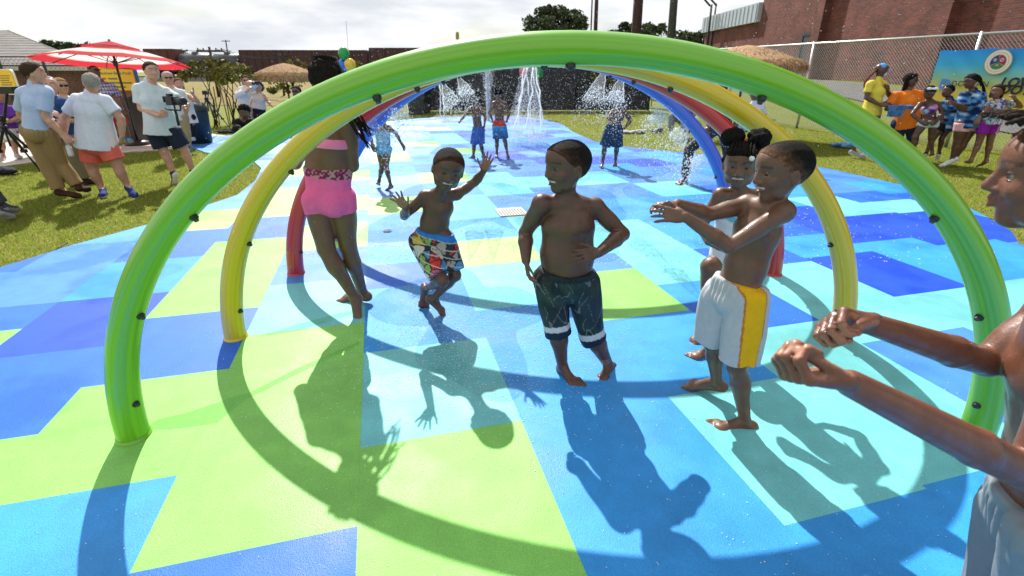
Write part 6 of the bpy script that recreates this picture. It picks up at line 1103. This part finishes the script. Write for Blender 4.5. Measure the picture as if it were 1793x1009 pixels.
def beads(n, sampler, lo, hi, name):
    p = sampler(n); r_ = rg.uniform(lo, hi, n)**1.0; V = (np.concatenate([p, np.full((n, 1), .0165)], 1)[:, None]+IV[None]*r_[:, None, None]*np.stack([rg.uniform(.7, 1.8, n), rg.uniform(.7, 1.8, n), np.full(n, .6)], 1)[:, None]).reshape(-1, 3); tag(mesh(name, V, (IF[None]+np.arange(n)[:, None, None]*len(IV)).reshape(-1, 3), M_BEAD), kind='stuff')
M_BEAD = mat('water_bead', (.9, .93, .95), .12, spec=.8)  # white base colour stands in for sun sparkle on the wet pad
for nm_, pts_ in (('water_trail', [(252, 752), (300, 752), (380, 741), (402, 722), (430, 700), (520, 655), (628, 604), (630, 597), (520, 645), (440, 686), (395, 700), (330, 722), (275, 735)]), ('water_trail', [(450, 590), (520, 580), (600, 556), (640, 542), (600, 547), (520, 568)])): tag(mesh(nm_, np.array([G(x_, y_, .0156) for x_, y_ in pts_]), [tuple(range(len(pts_)))], M_FILM), kind='stuff')
beads(7500, lambda n: np.stack([rg.normal(-.25, .42, n), rg.normal(2.85, .42, n)], 1), .0012, .0034, 'water_beads'); beads(2200, lambda n: np.stack([rg.uniform(-2, 2.4, n), rg.uniform(1.1, 5, n)], 1), .0010, .0026, 'water_beads'); beads(9000, lambda n: np.stack([rg.normal(.3, 1.9, n), rg.uniform(4, 12, n)], 1), .003, .007, 'water_beads')
M_PUD = water_mat('puddle_water', .90, .09); M_PUD.node_tree.nodes['Transparent BSDF'].inputs[0].default_value = (.86, .92, .93, 1)
for (cx, cy, rx, ry, sd_) in ((-.35, 3.1, .55, .75, 1), (-.2, 6.2, 1.3, 1.5, 2), (1.0, 8.6, 1.5, 1.7, 3), (-1.3, 9.5, 1.1, 1.6, 4), (.6, 5.0, .6, .8, 5), (-.5, 12.5, 2.0, 2.0, 6), (2.4, 6.3, .8, .9, 7)):
    r9 = np.random.default_rng(sd_); ph = r9.uniform(0, 6.28, 6); n_ = 90; pt_ = []
    for k_ in range(n_):
        a_ = 2*math.pi*k_/n_; f_ = 1+sum((.22, .16, .12, .10, .07, .06)[q_]*math.sin((q_+2)*a_+ph[q_]) for q_ in range(6)); pt_.append((cx+rx*f_*math.cos(a_), cy+ry*f_*math.sin(a_), .0160))
    tag(mesh('puddle', np.array([(cx, cy, .0160)]+pt_), [(0, 1+k_, 1+(k_+1) % n_) for k_ in range(n_)], M_PUD), kind='stuff')
# ------------------------------------------------------------------ grass blades
def inside(p, poly):
    x, y = p[:, 0], p[:, 1]; c = np.zeros(len(p), bool); n = len(poly)
    for i in range(n):
        (x1, y1), (x2, y2) = poly[i-1], poly[i]; m = ((y1 > y) != (y2 > y)) & (x < (x2-x1)*(y-y1)/(y2-y1+1e-12)+x1); c ^= m
    return c
def blades(n, x0, x1, y0, y1, h, w, name, cols, avoid):
    p = rg.uniform((x0, y0), (x1, y1), (n, 2)); m = np.ones(n, bool)
    for a in avoid: m &= ~inside(p, a)
    p = p[m]; n = len(p); a = rg.uniform(0, 6.28, n); z = ground_z(p[:, 0], p[:, 1]); d = np.stack([np.cos(a), np.sin(a)], 1); hh = h*rg.uniform(.5, 1.3, n); ln = rg.normal(0, .5, (n, 2))*h
    b0 = np.concatenate([p-d*w, z[:, None]], 1); b1 = np.concatenate([p+d*w, z[:, None]], 1); t = np.concatenate([p+ln, (z+hh)[:, None]], 1); V = np.stack([b0, b1, t], 1).reshape(-1, 3); k = rg.integers(0, len(cols), n); cc_ = np.repeat(np.array(cols)[k]*rg.uniform(.7, 1.3, (n, 1)), 3, 0)
    o = mesh(name, V, np.arange(n*3).reshape(-1, 3), M_BLADE, col=cc_, smooth=False); tag(o, kind='stuff')
M_BLADE = mat('grass_blade', rough=.6, spec=.25, attr=True); t_ = M_BLADE.node_tree; bs_ = t_.nodes['Principled BSDF']; at = [q for q in t_.nodes if q.type == 'ATTRIBUTE'][0]; tr = t_.nodes.new('ShaderNodeBsdfTranslucent'); ms = t_.nodes.new('ShaderNodeMixShader'); ms.inputs[0].default_value = .6; t_.links.new(at.outputs['Color'], tr.inputs['Color']); t_.links.new(bs_.outputs[0], ms.inputs[1]); t_.links.new(tr.outputs[0], ms.inputs[2]); t_.links.new(ms.outputs[0], t_.nodes['Material Output'].inputs[0])
GC = [(.19, .27, .02), (.25, .31, .03), (.33, .31, .06), (.16, .25, .02), (.40, .34, .12)]
wk = [tuple(p[:2]) for p in walk]; av = [edge, wk]
blades(130000, -9.5, -3.3, 3.2, 9.5, .032, .0035, 'grass', GC, av); blades(60000, -12, -3.3, 9.5, 16, .035, .006, 'grass', GC, av); blades(80000, 4.5, 11, 4.5, 13, .03, .0045, 'grass', GC, av); blades(40000, 1.3, 9, 11, 21, .035, .007, 'grass', GC, av); blades(26000, -9, 4, 16, 26, .04, .009, 'grass', GC+[(.25, .2, .06)]*3, av)
bpy.context.view_layer.update()
